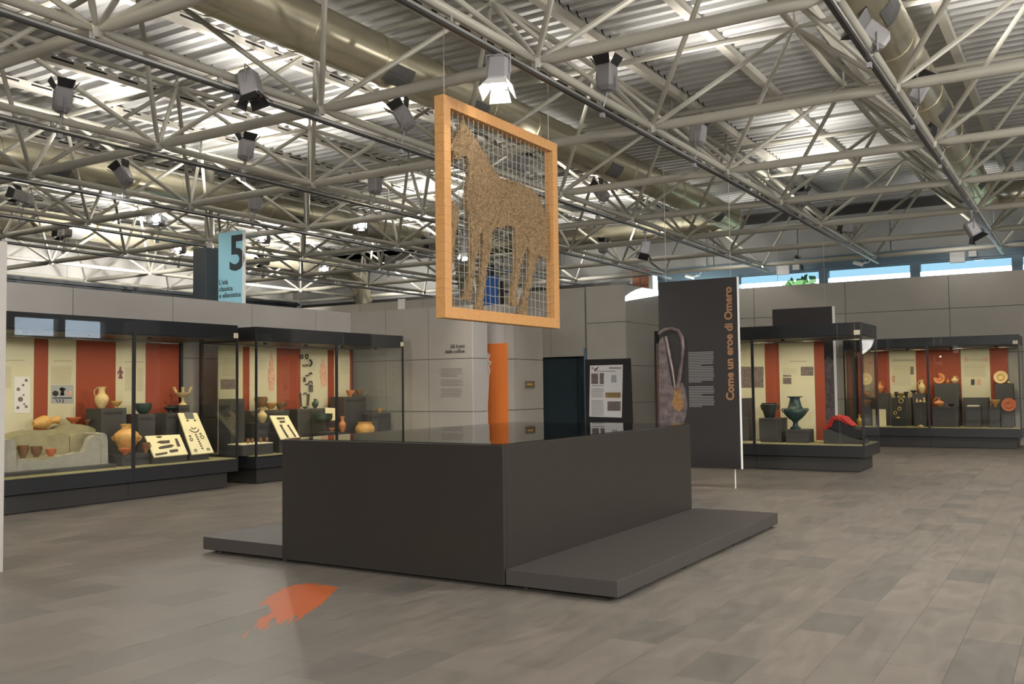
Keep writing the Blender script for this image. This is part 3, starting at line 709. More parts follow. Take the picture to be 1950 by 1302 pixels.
for x in (-5.75, -4.75): MB().tube([(x, B2+.025, 3.15), (x, B2+.025, ZL+.3)], .004, 5).build('cable', 'wire', t)
for x in (-5.75, -4.75): MB().tube([(x, B2+.025, 0), (x, B2+.025, .3)], .009, 5).build('floor_cable', 'wire', t)
t = empty('section_sign', (-14.6, 13.0, 0), 'tall light blue sign with a large black 5 beside the dark column', 'sign')
bx('board', 'sign_blue', (-14.97, -14.26, 13.0, 13.05, 0, 4.71), t); bx('edge_strip', 'white', (-14.26, -14.245, 12.99, 13.06, 0, 4.71), t)
text('numeral', '5', .98, (-14.665, 12.998, 3.94), (PI/2, 0, 0), 'sign_ink', t, 'LEFT', .022)
text('lettering', "L'et\u00e0\nclassica\ne ellenistica", .135, (-14.945, 12.998, 3.66), (PI/2, 0, 0), 'sign_ink', t, 'LEFT', .003)
t = empty('column', (NX(-1), NY(2), 0), 'dark square clad column carrying the space frame, behind the left showcases', 'column', kind='thing')
bx('cladding', 'column_dark', (NX(-1)-.27, NX(-1)+.13, NY(2)-.2, NY(2)+.2, 0, 4.50), t, bevel=.01)
MB().lathe((NX(-1)-.03, NY(2), 4.48), [(.11, 0), (.11, .1), (.07, .12), (.06, .16)], 16).build('cap', 'steel_paint', t, True)
MB().tube([(NX(-1), NY(2), ZL), (NX(-1), NY(2), ZD-.13)], .10, 14).build('upper_post', 'steel_paint', t, True)
t = empty('hanging_cloth', (-13.0, 20.0, 3.2), 'blue hanging cloth banner with a dark top, seen through the horse net', 'banner')
bx('cloth', 'blue_cloth', (-13.24, -12.72, 20.0, 20.03, 3.1, 4.35), t); bx('top_cloth', 'navy_cloth', (-13.15, -12.80, 20.0, 20.03, 4.35, 4.86), t); bx('edge_post', 'black', (-12.66, -12.55, 20.0, 20.08, 3.1, 4.2), t)
MB().tube([(-13.0, 20.015, 4.86), (-13.0, 20.015, ZL+.2)], .006, 5).build('cable', 'wire', t)
MB().tube([(-12.6, 20.04, 0), (-12.6, 20.04, 3.1)], .02, 6).build('foot_pole', 'black', t)

# orange relief panel, plaque, poster stand
t = empty('orange_panel', (-10.45, 16.3, .4), 'bright orange wall panel with a white relief edge, right of the text wall', 'wall panel')
bx('board', 'orange', (-10.72, -10.13, 16.28, 16.335, .5, 2.42), t)
sp = MB(); pts = [onY(q, 16.24) for q in ((926,672),(930,676),(928,685),(932,690),(929,697),(931,705),(929,715),(928,735),(927,760),(925,790),(926,806))]
sp.tube(pts, [.03,.05,.03,.055,.035,.04,.03,.035,.03,.03,.03], 8); sp.build('relief', 'bone_white', t, True)
t = tag(bx('wall_plaque', 'brass', (-9.985, -9.965, 16.72, 17.1, 1.50, 1.64)), 'small brown plaque on the grey wall right of the orange panel', 'plaque')
MB().box(-9.965, -9.960, 16.78, 17.0, 1.55, 1.59).build('plate', 'ochre', t)
PYs = 18.0
t = empty('poster_stand', (-8.7, PYs, 0), 'black display board holding a white excavation poster, left of the tall banner', 'poster stand')
flat('board', 'black', [[Vector((-9.23, PYs, 0.02)), Vector((-8.13, PYs, 0.02)), Vector((-8.17, PYs, 2.09)), Vector((-9.23, PYs, 2.09))]], t, (0, .04, 0))
bx('base', 'black', (-9.3, -8.1, PYs-.25, PYs+.3, 0, .03), t)
def pq(q): return onY(q, PYs-.004)
po = flat('poster', 'paper', [[pq(q) for q in ((1123.5,696),(1186,694),(1184,795),(1122,793))]], t, (0, .003, 0))
def rect(name, m, x0, y0, x1, y1, parent, Y, d=-.002):
    return flat(name, m, [[onY(q, Y) for q in ((x0, y0), (x1, y0), (x1, y1), (x0, y1))]], parent, (0, d, 0))
for (m_, a, b_, c, e) in (('print_photo',1126,711,1139,731),('print_photo',1142,710,1150,731),('print_brown',1153,747,1182,757),('print_photo',1157,764,1182,782),('print_blue',1164,714,1174,728)): rect('photo', m_, a, b_, c, e, po, PYs-.005)
flat('emblem', 'purple', [[onY(q, PYs-.005) for q in ((1131,703),(1141,697),(1137,704),(1133,708))]], po, (0, -.002, 0))
tx = MB()
for k in range(26): 
    y_ = 739+k*2.05
    if k in (9, 10): continue
    p = [onY(q, PYs-.005) for q in ((1126, y_), (1150-random.random()*3, y_), (1150, y_+.9), (1126, y_+.9))]; tx.prism(p, (0, -.001, 0))
for (a, b_, c, e) in ((1136,706,1172,707.5),(1160,699,1183,702),(1126,699,1131,702),(1127,733.5,1150,735)): tx.prism([onY(q, PYs-.005) for q in ((a, b_), (c, b_), (c, e), (a, e))], (0, -.001, 0))
tx.build('print_lines', 'wall_grey_ink', po)['kind'] = 'stuff'

# ------------------------------------------------------------------ glass showcases
ZB0, ZB1, ZDK, ZC0, ZC1 = 0, .245, .46, 2.315, 2.55
def showcase(label, axis, front, depth, u0, u1, mods, name='showcase'):
    """axis 'X': glass front faces +X at x=front, runs along y. axis 'Y': front faces -Y at y=front, runs along x."""
    def D(u_0, u_1, d0, d1, z0, z1):               # d = distance behind the front plane
        if axis == 'X': return (front-d1, front-d0, u_0, u_1, z0, z1)
        return (u_0, u_1, front+d0, front+d1, z0, z1)
    cx, cy = (front-depth/2, (u0+u1)/2) if axis == 'X' else ((u0+u1)/2, front+depth/2)
    t = empty(name, (cx, cy, 0), label, 'showcase', 'glass showcases with striped back panels')
    n = mods; mw = (u1-u0)/n
    for k in range(n):
        bx('base', 'case_base', D(u0+.12+(mw-.12)*k+.002*k, u0+.12+(mw-.12)*(k+1)-.004 if k < n-1 else u1-.12, .12, depth-.1, .012, ZB1-.01), t)
    bx('kick', 'black', D(u0+.15, u1-.15, .15, depth-.12, 0, .012), t); bx('shadow_gap', 'black', D(u0+.14, u1-.14, .14, depth-.12, ZB1-.01, ZB1+.01), t)
    for k in range(n): bx('body', 'case_dark', D(u0+mw*k+.002, u0+mw*(k+1)-.002, 0.0, depth, ZB1+.01, ZDK-.012), t)
    bx('deck', 'deck_cream', D(u0+.02, u1-.02, .02, depth-.02, ZDK-.012, ZDK), t)
    bx('canopy', 'case_dark', D(u0, u1, .012, depth, ZC0+.02, ZC1), t, bevel=.006)
    bx('soffit', 'case_base', D(u0+.03, u1-.03, .04, depth-.03, ZC0, ZC0+.02), t)
    for k in range(n):
        bx('pane', 'case_glass', D(u0+mw*k+.004, u0+mw*(k+1)-.004, 0, .010, ZDK-.03, ZC1-.004), t)
    for u in (u0, u1-.01): bx('side_pane', 'case_glass', D(u, u+.01, .012, depth-.02, ZDK-.01, ZC0+.01), t)
    for k in range(n+1):
        u = u0+mw*k
        wv = .045 if 0 < k < n else .03
        bx('mullion', 'case_dark', D(max(u0, min(u1-wv, u-wv/2)), max(u0, min(u1-wv, u-wv/2))+wv, -.002 if 0 < k < n else -.001, .03, ZDK-.03, ZC0+.03), t)
    for u in (u0, u1-.05): bx('corner_post', 'case_dark', D(u, u+.05, depth-.05, depth, ZDK-.01, ZC0+.02), t)
    lb_ = MB(); lb_.box(*D(u1-.12, u1-.02, -.006, -.001, ZC0+.02, ZC0+.10)) if axis == 'Y' else lb_.box(*D(u1-.10, u1-.01, -.006, -.001, ZC0+.03, ZC0+.11))
    lb_.build('number_tag', 'paper_cream', t)
    bx('lamp_rail', 'track_silver', D(u0+.1, u1-.1, depth-.16, depth-.145, ZC0-.012, ZC0), t)
    # fluorescent lamps of the canopy
    for k in range(2*n):
        uc = u0+mw*(k+.5)/2; d = .30
        P = (front-d, uc, ZC0-.05) if axis == 'X' else (uc, front+d, ZC0-.05)
        lc = MB(); lc.tube([(P[0], P[1], ZC0), (P[0], P[1], ZC0-.04)], .03, 10); lc.build('case_lamp', 'black', t)
        lamp('SPOT', P, CASE_W, (1, .83, .48), (-.42, 0, -1) if axis == 'X' else (0, .42, -1), spot_size=2.7, spot_blend=1, shadow_soft_size=.025)
    return t
CASE_W = 12
CA = showcase('wide glass showcase at the far left with a rock tomb and tilted cream boards', 'X', -11.45, 1.36, 6.56, 10.35, 2)
CB = showcase('glass showcase beside the grey text wall, with bronze ewer and orange olla', 'X', -11.45, 1.36, 10.72, 14.55, 2)
CC = showcase('glass showcase behind the tall banner, with a green bronze krater', 'Y', 16.60, 1.36, -7.03, -3.26, 2)
CD_ = showcase('farthest right glass showcase against the wall, with painted plates and jugs', 'Y', 23.60, 1.36, -5.07, -1.30, 2)

# striped back panels: (colour, from, to)
def backs(case, axis, plane, rows):
    out = []
    for (m_, a, b_) in rows:
        z0, z1 = ZDK, ZC0-.02
        dm = (plane-.03, plane, a+.002, b_-.002, z0, z1) if axis == 'X' else (a+.002, b_-.002, plane, plane+.03, z0, z1)
        o = bx({'red': 'red_panel', 'cream': 'text_panel', 'lining_grey': 'grey_panel'}[m_], m_, dm, case); out.append(o)
    return out
BXp = -12.75
pa = backs(CA, 'X', BXp, [('cream', 6.6, 7.77), ('red', 7.77, 7.98), ('cream', 7.98, 8.42), ('red', 8.42, 9.08), ('cream', 9.08, 9.62), ('red', 9.62, 10.26)])
pb = backs(CB, 'X', BXp, [('cream', 11.07, 11.63), ('red', 11.63, 11.78), ('cream', 11.78, 12.44), ('red', 12.44, 13.05), ('cream', 13.05, 13.80), ('red', 13.80, 13.98), ('cream', 13.98, 14.45), ('red', 14.45, 14.52)])
BYc, BYd = 17.90, 24.88
pc = backs(CC, 'Y', BYc, [('red', -6.95, -6.3), ('cream', -6.3, -5.30), ('red', -5.30, -5.03), ('cream', -5.03, -4.37), ('red', -4.37, -4.19)])
pd = backs(CD_, 'Y', BYd, [('red', -5.0, -4.85), ('cream', -4.85, -4.54), ('red', -4.54, -4.24), ('cream', -4.24, -3.62), ('red', -3.62, -2.62), ('cream', -2.62, -1.99), ('red', -1.99, -1.62)])
def prX(m_, name, rows, parent, polygon=False):
    mb = MB()
    for r_ in rows:
        q4 = r_ if polygon else ((r_[0], r_[1]), (r_[2], r_[1]), (r_[2], r_[3]), (r_[0], r_[3]))
        mb.prism([onX(q, BXp+.001) for q in q4], (.002, 0, 0))
    return mb.build(name, m_, parent)
def prY(m_, name, rows, parent, Y):
    mb = MB()
    for r_ in rows: mb.prism([onY(q, Y-.001) for q in ((r_[0], r_[1]), (r_[2], r_[1]), (r_[2], r_[3]), (r_[0], r_[3]))], (0, -.002, 0))
    return mb.build(name, m_, parent)
def lines(x0, x1, y0, y1, step=2.4, w=1.0):
    random.seed(int(x0*7+y0)); out = []; y = y0
    while y < y1: out.append((x0, y, x1-random.random()*(x1-x0)*.12, y+w)); y += step
    return out
# printed text and pictures on the panels
prX('print_ink', 'print_lines', lines(9, 22, 698, 738)+[(9, 685, 47, 687)], pa[0])['kind'] = 'stuff'
o = prX('paper', 'picture', [(27, 717, 57, 786)], pa[0])
mb = MB()
for (cx, cy, r_) in ((35, 741, 3.5), (39, 760, 5), (45, 752, 2), (34, 776, 3), (50, 774, 3), (50, 724, 3), (44, 733, 2.5), (46, 769, 2)):
    mb.prism([onX((cx+r_*math.cos(a), cy+r_*math.sin(a)), BXp+.004) for a in [2*PI*k/10 for k in range(10)]], (.001, 0, 0))
mb.build('vessel_drawings', 'print_photo', pa[0])
prX('print_ink', 'print_lines', lines(97, 139, 698, 730)+[(102, 686, 136, 688)], pa[2])['kind'] = 'stuff'
prX('print_blue', 'picture', [(97, 733, 140, 768)], pa[2])
mb = MB()
for (cx, cy, r_) in ((105.5, 749, 5.5), (118.5, 741, 4), (118.5, 749, 3.5)): mb.prism([onX((cx+r_*1.1*math.cos(a), cy+r_*math.sin(a)), BXp+.004) for a in [2*PI*k/12 for k in range(12)]], (.001, 0, 0))
mb.prism([onX(q, BXp+.004) for q in ((112.5, 739), (126, 739), (121, 747), (123, 753), (114, 753), (117, 747))], (.001, 0, 0)); mb.prism([onX(q, BXp+.005) for q in ((100, 756.5), (137, 756.5), (137, 758.5), (100, 758.5))], (.001, 0, 0))
for q in ((105, 760, 112, 767), (112, 760, 116, 766), (119, 760, 121, 767)): mb.prism([onX(p_, BXp+.005) for p_ in ((q[0], q[1]), (q[0]+2, q[1]), (q[2], q[3]), (q[2]-1.5, q[3]))], (.001, 0, 0))
mb.build('vessel_photo', 'dark_clay', pa[2])
MB().prism([onX((132+5*math.cos(a), 748.5+5*math.sin(a)), BXp+.004) for a in [2*PI*k/12 for k in range(12)]], (.001, 0, 0)).build('plate_photo', 'pink_print', pa[2])
prX('print_ink', 'print_lines', lines(238, 254, 700, 745)+lines(261, 274, 700, 745)+[(236, 688, 273, 690)], pa[4])['kind'] = 'stuff'
flat('figure_print', 'purple', [[onX(q, BXp+.003) for q in ((228,698),(231,698),(231,704),(235,709),(234,712),(232,710),(232,714),(234,721),(225,721),(227,714),(227,709),(223.5,713),(223,710),(227,704))]], pa[4], (.001, 0, 0))
prX('print_ink', 'print_lines', lines(424, 450, 682, 715, 4), pb[0])['kind'] = 'stuff'; prX('print_photo', 'picture', [(420, 722, 448, 741)], pb[0])
prX('print_ink', 'print_lines', lines(492, 508, 682, 706, 4), pb[2])['kind'] = 'stuff'
flat('robe_print', 'pink_print', [[onX(q, BXp+.003) for q in ((516,668),(518,668),(521,690),(524,715),(521,744),(513,744),(510,715),(513,690))]], pb[2], (.001, 0, 0))
prX('print_ink', 'print_lines', lines(592, 602, 684, 706, 4), pb[4])['kind'] = 'stuff'
flat('robe_print', 'pink_print', [[onX(q, BXp+.003) for q in ((614,680),(617,684),(622,705),(622,732),(612,740),(608,705))]], pb[4], (.001, 0, 0))
prX('print_ink', 'print_lines', lines(648, 664, 686, 712, 4), pb[6])['kind'] = 'stuff'
prY('print_ink', 'print_lines', lines(1491, 1520, 702, 712, 3)+[(1503, 687, 1536, 689)], pc[3], BYc)['kind'] = 'stuff'; prY('print_photo', 'picture', [(1525, 698, 1549, 715), (1491, 714, 1507, 717), (1491, 719, 1507, 731)], pc[3], BYc)
prY('print_photo', 'picture', [(1411, 698, 1454, 738)], pc[1], BYc)
prY('print_ink', 'print_lines', lines(1700, 1738, 697, 735, 3.2)+[(1699, 684, 1742, 688)], pd[3], BYd)['kind'] = 'stuff'; prY('pink_print', 'picture', [(1698, 714, 1704, 728)], pd[3], BYd); prY('print_photo', 'picture', [(1734, 698, 1740, 713)], pd[3], BYd)
prY('print_ink', 'print_lines', lines(1835, 1880, 696, 718, 3.2)+[(1845, 684, 1872, 686)], pd[5], BYd)['kind'] = 'stuff'; prY('pink_print', 'picture', [(1860, 722, 1868, 733), (1872, 681, 1881, 688), (1836, 681, 1843, 688)], pd[5], BYd); prY('dark_clay', 'picture', [(1849, 722, 1856, 733)], pd[5], BYd)
prY('pink_print', 'picture', [(1652, 688, 1661, 693)], pd[1], BYd)
# --- SHOWCASE CONTENTS ---
RH = Vector((rt.x, rt.y, 0)).normalized(); FH = Vector((fw.x, fw.y, 0)).normalized()
PROF = {  # (radius / half width, height / height), outside upwards then inside downwards
 'jug': [(.42,0),(.46,.02),(.75,.16),(.98,.36),(1,.46),(.86,.58),(.55,.66),(.46,.72),(.44,.86),(.62,.97),(.66,1),(.58,.99),(.38,.86),(.36,.75)],
 'flask': [(.5,0),(.9,.2),(1,.38),(.75,.55),(.32,.66),(.24,.8),(.38,1),(.3,1),(.16,.8)],
 'amphora': [(.30,0),(.36,.03),(.55,.14),(.92,.45),(1,.58),(.9,.68),(.62,.78),(.44,.83),(.40,.92),(.50,1),(.42,1),(.34,.9)],
 'olla': [(.45,0),(.6,.06),(.92,.36),(1,.54),(.93,.72),(.72,.88),(.66,.94),(.74,1),(.66,1),(.58,.92),(.62,.85)],
 'bowl': [(.30,0),(.34,.08),(.32,.16),(.62,.42),(.9,.72),(1,.92),(1,1),(.93,1),(.82,.75),(.5,.4),(0.02,.3)],
 'deep': [(.40,0),(.5,.03),(.80,.28),(.95,.6),(1,.94),(1,1),(.93,1),(.88,.6),(.5,.2),(.02,.12)],
 'dish': [(.35,0),(.4,.1),(.38,.3),(.8,.6),(1,.85),(1,1),(.92,1),(.7,.75),(.02,.6)],
 'situla': [(.55,0),(.62,.03),(.78,.35),(.95,.75),(1,.88),(.93,.95),(.97,1),(.88,1),(.84,.9),(.7,.35),(.02,.1)],
 'krater': [(.44,0),(.46,.04),(.24,.10),(.2,.18),(.26,.24),(.62,.34),(.92,.46),(1,.54),(.95,.60),(.72,.64),(.60,.68),(.50,.80),(.42,.92),(.46,.96),(.68,.985),(.68,1),(.58,1),(.4,.95),(.36,.9)],
 'ewer': [(.6,0),(.5,.05),(.62,.1),(1,.34),(.98,.44),(.66,.55),(.36,.62),(.3,.72),(.42,.8),(.34,.82)],
 'cup': [(.45,0),(.5,.05),(.46,.12),(.82,.4),(.92,.7),(1,1),(.93,1),(.84,.7),(.02,.25)],
 'plate': [(.3,0),(.34,.25),(.7,.45),(1,.85),(1,1),(.95,1),(.68,.65),(.3,.5),(.02,.5)],
 'stand': [(.55,0),(.5,.06),(.22,.14),(.16,.30),(.2,.40),(.66,.52),(.95,.66),(1,.72),(.92,.72),(.6,.6),(.02,.55)],
 'basin': [(.7,0),(.92,.2),(1,.55),(.96,.8),(1,.92),(1,1),(.9,1),(.86,.6),(.02,.3)],
}
def where(q, plane, axis): return onX(q, plane) if axis == 'X' else onY(q, plane)
def pot(kind, q, w, h, plane, m, label, axis='X', z=None, handles=(), name=None, cat='vessel', group=None, tilt=None, n=22):
    P = where(q, plane, axis); s = ppm(P); R, H = w/2/s, h/s
    if z is not None: P.z = z+.001
    prof = [(max(.002, r_*R), z_*H) for r_, z_ in PROF[kind]]
    t = empty(name or {'jug': 'jug', 'flask': 'flask', 'amphora': 'amphora', 'olla': 'round_pot', 'bowl': 'bowl', 'deep': 'deep_bowl', 'dish': 'dish', 'situla': 'bucket', 'krater': 'krater', 'ewer': 'ewer', 'cup': 'cup', 'plate': 'plate', 'stand': 'footed_bowl', 'basin': 'basin'}[kind], P, label, cat, group)
    mtx = tilt.to_3x3() if tilt is not None else None
    MB().lathe(P, prof, n, mtx).build('body', m, t, True)
    X_ = mtx if mtx is not None else Matrix.Identity(3)
    for (side, r1, z1, r2, z2, bulge) in handles:       # side: direction angle from screen right
        d = RH*math.cos(side)+FH*math.sin(side); hb_ = []
        for k in range(7):
            a = k/6; rr = (r1+(r2-r1)*a+bulge*math.sin(PI*a))*R; zz = (z1+(z2-z1)*a)*H+ (.04*H*math.sin(PI*a))
            hb_.append(P+X_ @ (d*rr+Vector((0, 0, zz))))
        MB().tube(hb_, max(.006, .055*R+.003), 6).build('handle', m, t, True)
    return t
def block(label, x0, x1, yt, plane, dep, axis='X', zb=ZDK, m='block_grey', name='plinth_block', plate=True, yb=None):
    a, b_ = where((x0, yt), plane, axis), where((x1, yt), plane, axis); zt = (a.z+b_.z)/2
    d = (plane-dep, plane, a.y, b_.y, zb+.001, zt) if axis == 'X' else (a.x, b_.x, plane, plane+dep, zb+.001, zt)
    t = empty(name, ((d[0]+d[1])/2, (d[2]+d[3])/2, zb), label, 'plinth', 'grey plinth blocks in the showcases')
    bx('block', m, d, t, bevel=.004)
    if plate:                                            # pale caption line on the front
        if axis == 'X': bx('caption', 'case_base', (plane, plane+.002, a.y+(b_.y-a.y)*.1, a.y+(b_.y-a.y)*.85, zt-.09, zt-.05), t)
        else: bx('caption', 'case_base', (a.x+(b_.x-a.x)*.1, a.x+(b_.x-a.x)*.85, plane-.002, plane, zt-.06, zt-.035), t)
    return zt
def board(label, q4, pf, pb_, name='tilted_board', m='card', axis='X'):
    """q4: top-left, top-right, bottom-right, bottom-left; the lower edge stands at plane pf, the upper edge leans back to pb_"""
    tl, tr = where(q4[0], pb_, axis), where(q4[1], pb_, axis); br, bl = where(q4[2], pf, axis), where(q4[3], pf, axis)
    k = max(0, ZDK+.004-min(br.z, bl.z)); 
    for v in (br, bl): v.z = max(v.z, ZDK+.002)
    t = empty(name, (bl+br)/2, label, 'display board')
    nrm = (tr-tl).cross(bl-tl).normalized()
    if nrm.dot(CAM-tl) < 0: nrm = -nrm
    flat('sheet', m, [[tl, tr, br, bl]], t, -nrm*.02)
    mid = (tl+tr)/2; back = Vector((mid.x-(.05 if axis == 'X' else 0), mid.y+(.05 if axis == 'Y' else 0), 0))
    lo = ZDK+.001; o_ = -nrm*.024
    MB().prism([tl*.92+bl*.08+o_, bl*.9+tl*.1+o_, Vector((bl.x*.9+tl.x*.1, bl.y*.9+tl.y*.1, lo))+Vector((o_.x, o_.y, 0)), Vector((tl.x*.92+bl.x*.08, tl.y*.92+bl.y*.08, lo))+Vector((o_.x, o_.y, 0))], ((tr-tl)*.98)).build('support', 'block_grey', t)
    def uv(u, v): return (tl*(1-u)+tr*u)*(1-v)+(bl*(1-u)+br*u)*v + nrm*.001
    return uv, nrm
def onboard(uvf, nrm, polys, m, name, label, cat, group):
    for i, p in enumerate(polys):
        P = [uvf(*a) for a in p]; c = sum(P, Vector())/len(P)
        o = MB().prism(P, nrm*.012).build(name, m, None, loc=c); tag(o, label[i] if isinstance(label, list) else label, cat, group)
def ringpoly(uvf, nrm, u, v, ru, rv, m, name, label, cat, group, a0=0, a1=2*PI, th=.006):
    pts = [uvf(u+ru*math.cos(a0+(a1-a0)*k/10), v+rv*math.sin(a0+(a1-a0)*k/10))+nrm*.006 for k in range(11)]
    o = MB().tube(pts, th, 5).build(name, m, None, True, loc=uvf(u, v)); tag(o, label, cat, group); return o

# ---- far left showcase
G = 'ancient vessels in the far left showcase'
zS1 = block('grey plinth block carrying the tall buff jug, far left showcase', 193, 241, 777, -12.25, .38)
zS2 = block('grey plinth block under the dark green bowl, far left showcase', 263, 296, 788, -12.25, .36)
zS3 = block('grey plinth block under the low dark dish, far left showcase', 317, 339, 786, -12.25, .34)
zS4 = block('tall grey plinth block under the footed bowl with figures', 341, 361, 771, -12.35, .28)
zLP = block('low wide grey plinth under the ochre storage amphora', 233, 294, 864, -11.75, .5)
pot('jug', (193.5, 775), 26, 41, -12.42, 'buff', 'tall buff jug with drip pattern on the plinth, far left showcase', z=zS1, handles=[(PI, .6, .96, .9, .55, .35)], group=G)
pot('bowl', (221, 776), 22, 13, -12.42, 'ochre', 'small ochre footed bowl beside the tall buff jug', z=zS1, group=G)
pot('deep', (273, 787), 31, 20, -12.42, 'bronze_green', 'dark green bronze bowl behind the mullion of the far left showcase', z=zS2, group=G)
pot('dish', (325, 786), 26, 11, -12.40, 'dark_clay', 'low dark dish left of the footed bowl with figures', z=zS3, group=G)
P = pot('stand', (348, 771), 29, 33, -12.48, 'buff', 'footed bowl crowned by a ring of small figures, far left showcase', z=zS4, group=G)
p0 = onX((348, 771), -12.48); sc_ = ppm(p0); R_ = 14.5/sc_
for k in range(6):
    a = k*PI/3+.3; c = Vector((p0.x+R_*.9*math.cos(a), p0.y+R_*.9*math.sin(a), zS4+33/sc_*.70))
    MB().tube([c, c+Vector((math.cos(a)*.02, math.sin(a)*.02, .05)), c+Vector((math.cos(a)*.05, math.sin(a)*.05, .08)), c+Vector((math.cos(a)*.02-.03*math.sin(a), math.sin(a)*.02+.03*math.cos(a), .09))], [.014, .016, .012, .008], 6).build('figure', 'buff', P, True)
pot('amphora', (241, 862), 48, 56, -11.98, 'ochre', 'large ochre storage amphora with side handles behind the mullion', z=zLP, handles=[(PI, .92, .42, .85, .58, .28), (0, .92, .42, .85, .58, .28)], group=G)
pot('bowl', (238, 864), 25, 12, -11.80, 'red_clay', 'small red bowl in front of the large ochre amphora', z=zLP, group=G)
pot('cup', (278, 862), 15, 20, -11.80, 'brown_clay', 'small brown two-handled mug beside the small tilted board', z=zLP, handles=[(0, .95, .9, .6, .35, .45), (PI, .95, .9, .6, .35, .45)], name='mug', group=G)
uv, nr = board('small tilted cream board with dark iron blades, far left showcase', [(276, 830), (342, 827), (358, 864), (294, 870)], -11.62, -11.95)
onboard(uv, nr, [[(.28,.08),(.38,.05),(.45,.09),(.38,.13)], [(.24,.34),(.34,.29),(.62,.29),(.6,.4),(.36,.41)], [(.22,.6),(.3,.55),(.62,.5),(.68,.55),(.6,.62),(.24,.66)], [(.8,.22),(.86,.24),(.86,.6),(.78,.6)], [(.05,.88),(.4,.84),(.4,.9),(.06,.95)], [(.5,.76),(.74,.74),(.74,.84),(.5,.86)]], 'iron', 'iron_point',
        ['short dark iron tip at the top of the small tilted board', 'dark iron blade second from the top of the small tilted board', 'long dark iron spearhead in the middle of the small tilted board', 'upright dark iron chisel on the right of the small tilted board', 'thin dark iron rod at the foot of the small tilted board', 'dark iron knife haft low on the small tilted board'], 'blade', 'iron blades on the small tilted board')
uv, nr = board('long tilted cream board set with small rings and brooches', [(339, 786), (375, 786), (407, 861), (366, 865)], -11.62, -12.2)
onboard(uv, nr, [[(.3,0.0),(.74,0.0),(.72,.15),(.3,.15)]], 'lining_grey', 'caption_plate', 'grey caption plate at the top of the long tilted board', 'caption plate', None)
RG = 'small bronze rings on the long tilted board'; RL = 'small dark bronze ring pinned to the long tilted cream board'
for (u, v, a, b_, wd) in ((.18,.66,.07,.03,'middle left'), (.74,.62,.08,.035,'middle right'), (.2,.92,.06,.025,'bottom left'), (.8,.92,.06,.025,'bottom right'), (.18,.58,.04,.02,'tiny upper left'), (.72,.54,.04,.02,'tiny upper right')): ringpoly(uv, nr, u, v, a, b_, 'iron', 'bronze_ring', wd+' bronze ring on the long tilted cream board', 'ring', RG, th=.005)
ringpoly(uv, nr, .5, .40, .22, .09, 'iron', 'bronze_torque', 'curved dark bronze torque in the middle of the long tilted board', 'torque', None, .2, PI-.2, .007)
ringpoly(uv, nr, .5, .36, .12, .05, 'iron', 'bronze_pendant', 'small chevron pendant inside the torque on the long tilted board', 'pendant', None, .2, PI-.2, .006)
for k in range(7):
    v = .55+k*.055; onboard(uv, nr, [[(.44+k*.01,v),(.5+k*.01,v-.012),(.52+k*.01,v+.012),(.47+k*.01,v+.024)]], 'iron', 'bronze_bead', ['first', 'second', 'third', 'fourth', 'fifth', 'sixth', 'seventh'][k]+' small dark bead from the top, in the row down the long tilted board', 'bead', 'bead row on the long tilted board')
for u in (.3, .68): onboard(uv, nr, [[(u,.18),(u+.07,.18),(u+.07,.215),(u,.215)]], 'iron', 'bronze_stud', ('left' if u < .5 else 'right')+' small dark stud near the top of the long tilted board', 'stud', 'studs on the long tilted board')
# stone tomb
T = empty('rock_tomb', (-12.2, 7.4, ZDK), 'hollowed rock tomb of grey-green tufa on a grey board, far left showcase', 'tomb model')
bx('base_board', 'block_grey', (-12.66, -11.72, 6.66, onX((222, 884), -11.72).y, ZDK, ZDK+.05), T, bevel=.004)
ZT0 = ZDK+.05
def stone(name, px_, plane, dep, m, bev=.02):
    P_ = [onX(q, plane) for q in px_]
    for p_ in P_: p_.z = max(p_.z, ZT0)
    o = MB().prism(P_, (-dep, 0, 0)).build(name, m, T); bm = bmesh.new(); bm.from_mesh(o.data); bmesh.ops.triangulate(bm, faces=[f for f in bm.faces if len(f.verts) > 4]); bm.to_mesh(o.data); bm.free()
    return o
stone('back_stone', [(8,838),(20,833),(33,829),(60,824),(82,823),(90,829),(97,828),(112,824),(125,823),(131,827),(132.5,853),(131,900),(60,905),(8,905)], -12.28, .36, 'tufa')
stone('back_stone', [(133,830),(150,824),(185,822),(198,826),(203,836),(203,900),(170,900),(134,900)], -12.28, .36, 'tufa')
stone('top_slab', [(8,838),(20,830),(40,823),(62,819),(90,819),(112,817),(122,811),(135,807),(155,808),(170,811),(184,818),(195,824),(190,829),(150,830),(110,831),(60,831)], -12.38, .26, 'tufa')
stone('front_wall', [(32,872),(45,875),(60,876),(72,874),(85,877),(98,872),(110,871),(120,866),(128,866),(138,863),(147,861),(155,862),(161,859),(165,850),(171,836),(177,830),(185,828),(191,829),(192,905),(100,905),(32,905)], -11.88, .10, 'tufa_cut')
stone('end_wall', [(191,826),(198,824),(203,828),(205,836),(206,900),(193,900)], -11.88, .40, 'tufa_cut')
stone('left_block', [(6,838),(20,836),(28,840),(31,848),(32,905),(6,905)], -11.86, .4, 'tufa_cut')
ztop = onX((90, 819), -12.38).z
lay = Matrix.Rotation(-PI/2+.12, 4, 'X')
pA = onX((66, 806), -12.5); sA = ppm(pA)
t = empty('jug', Vector((pA.x, pA.y, ztop)), 'ochre jug lying on its side on top of the rock tomb', 'vessel', G)
RR = 13/sA; HH = 50/sA
MB().lathe(Vector((pA.x, pA.y-.02, ztop+RR*.97)), [(max(.002, r_*RR), z_*HH) for r_, z_ in PROF['jug']], 22, lay.to_3x3()).build('body', 'ochre', t, True)
pot('bowl', (140, 812), 27, 12, -12.5, 'red_clay', 'shallow red bowl on top of the rock tomb', z=ztop+.07, group=G)
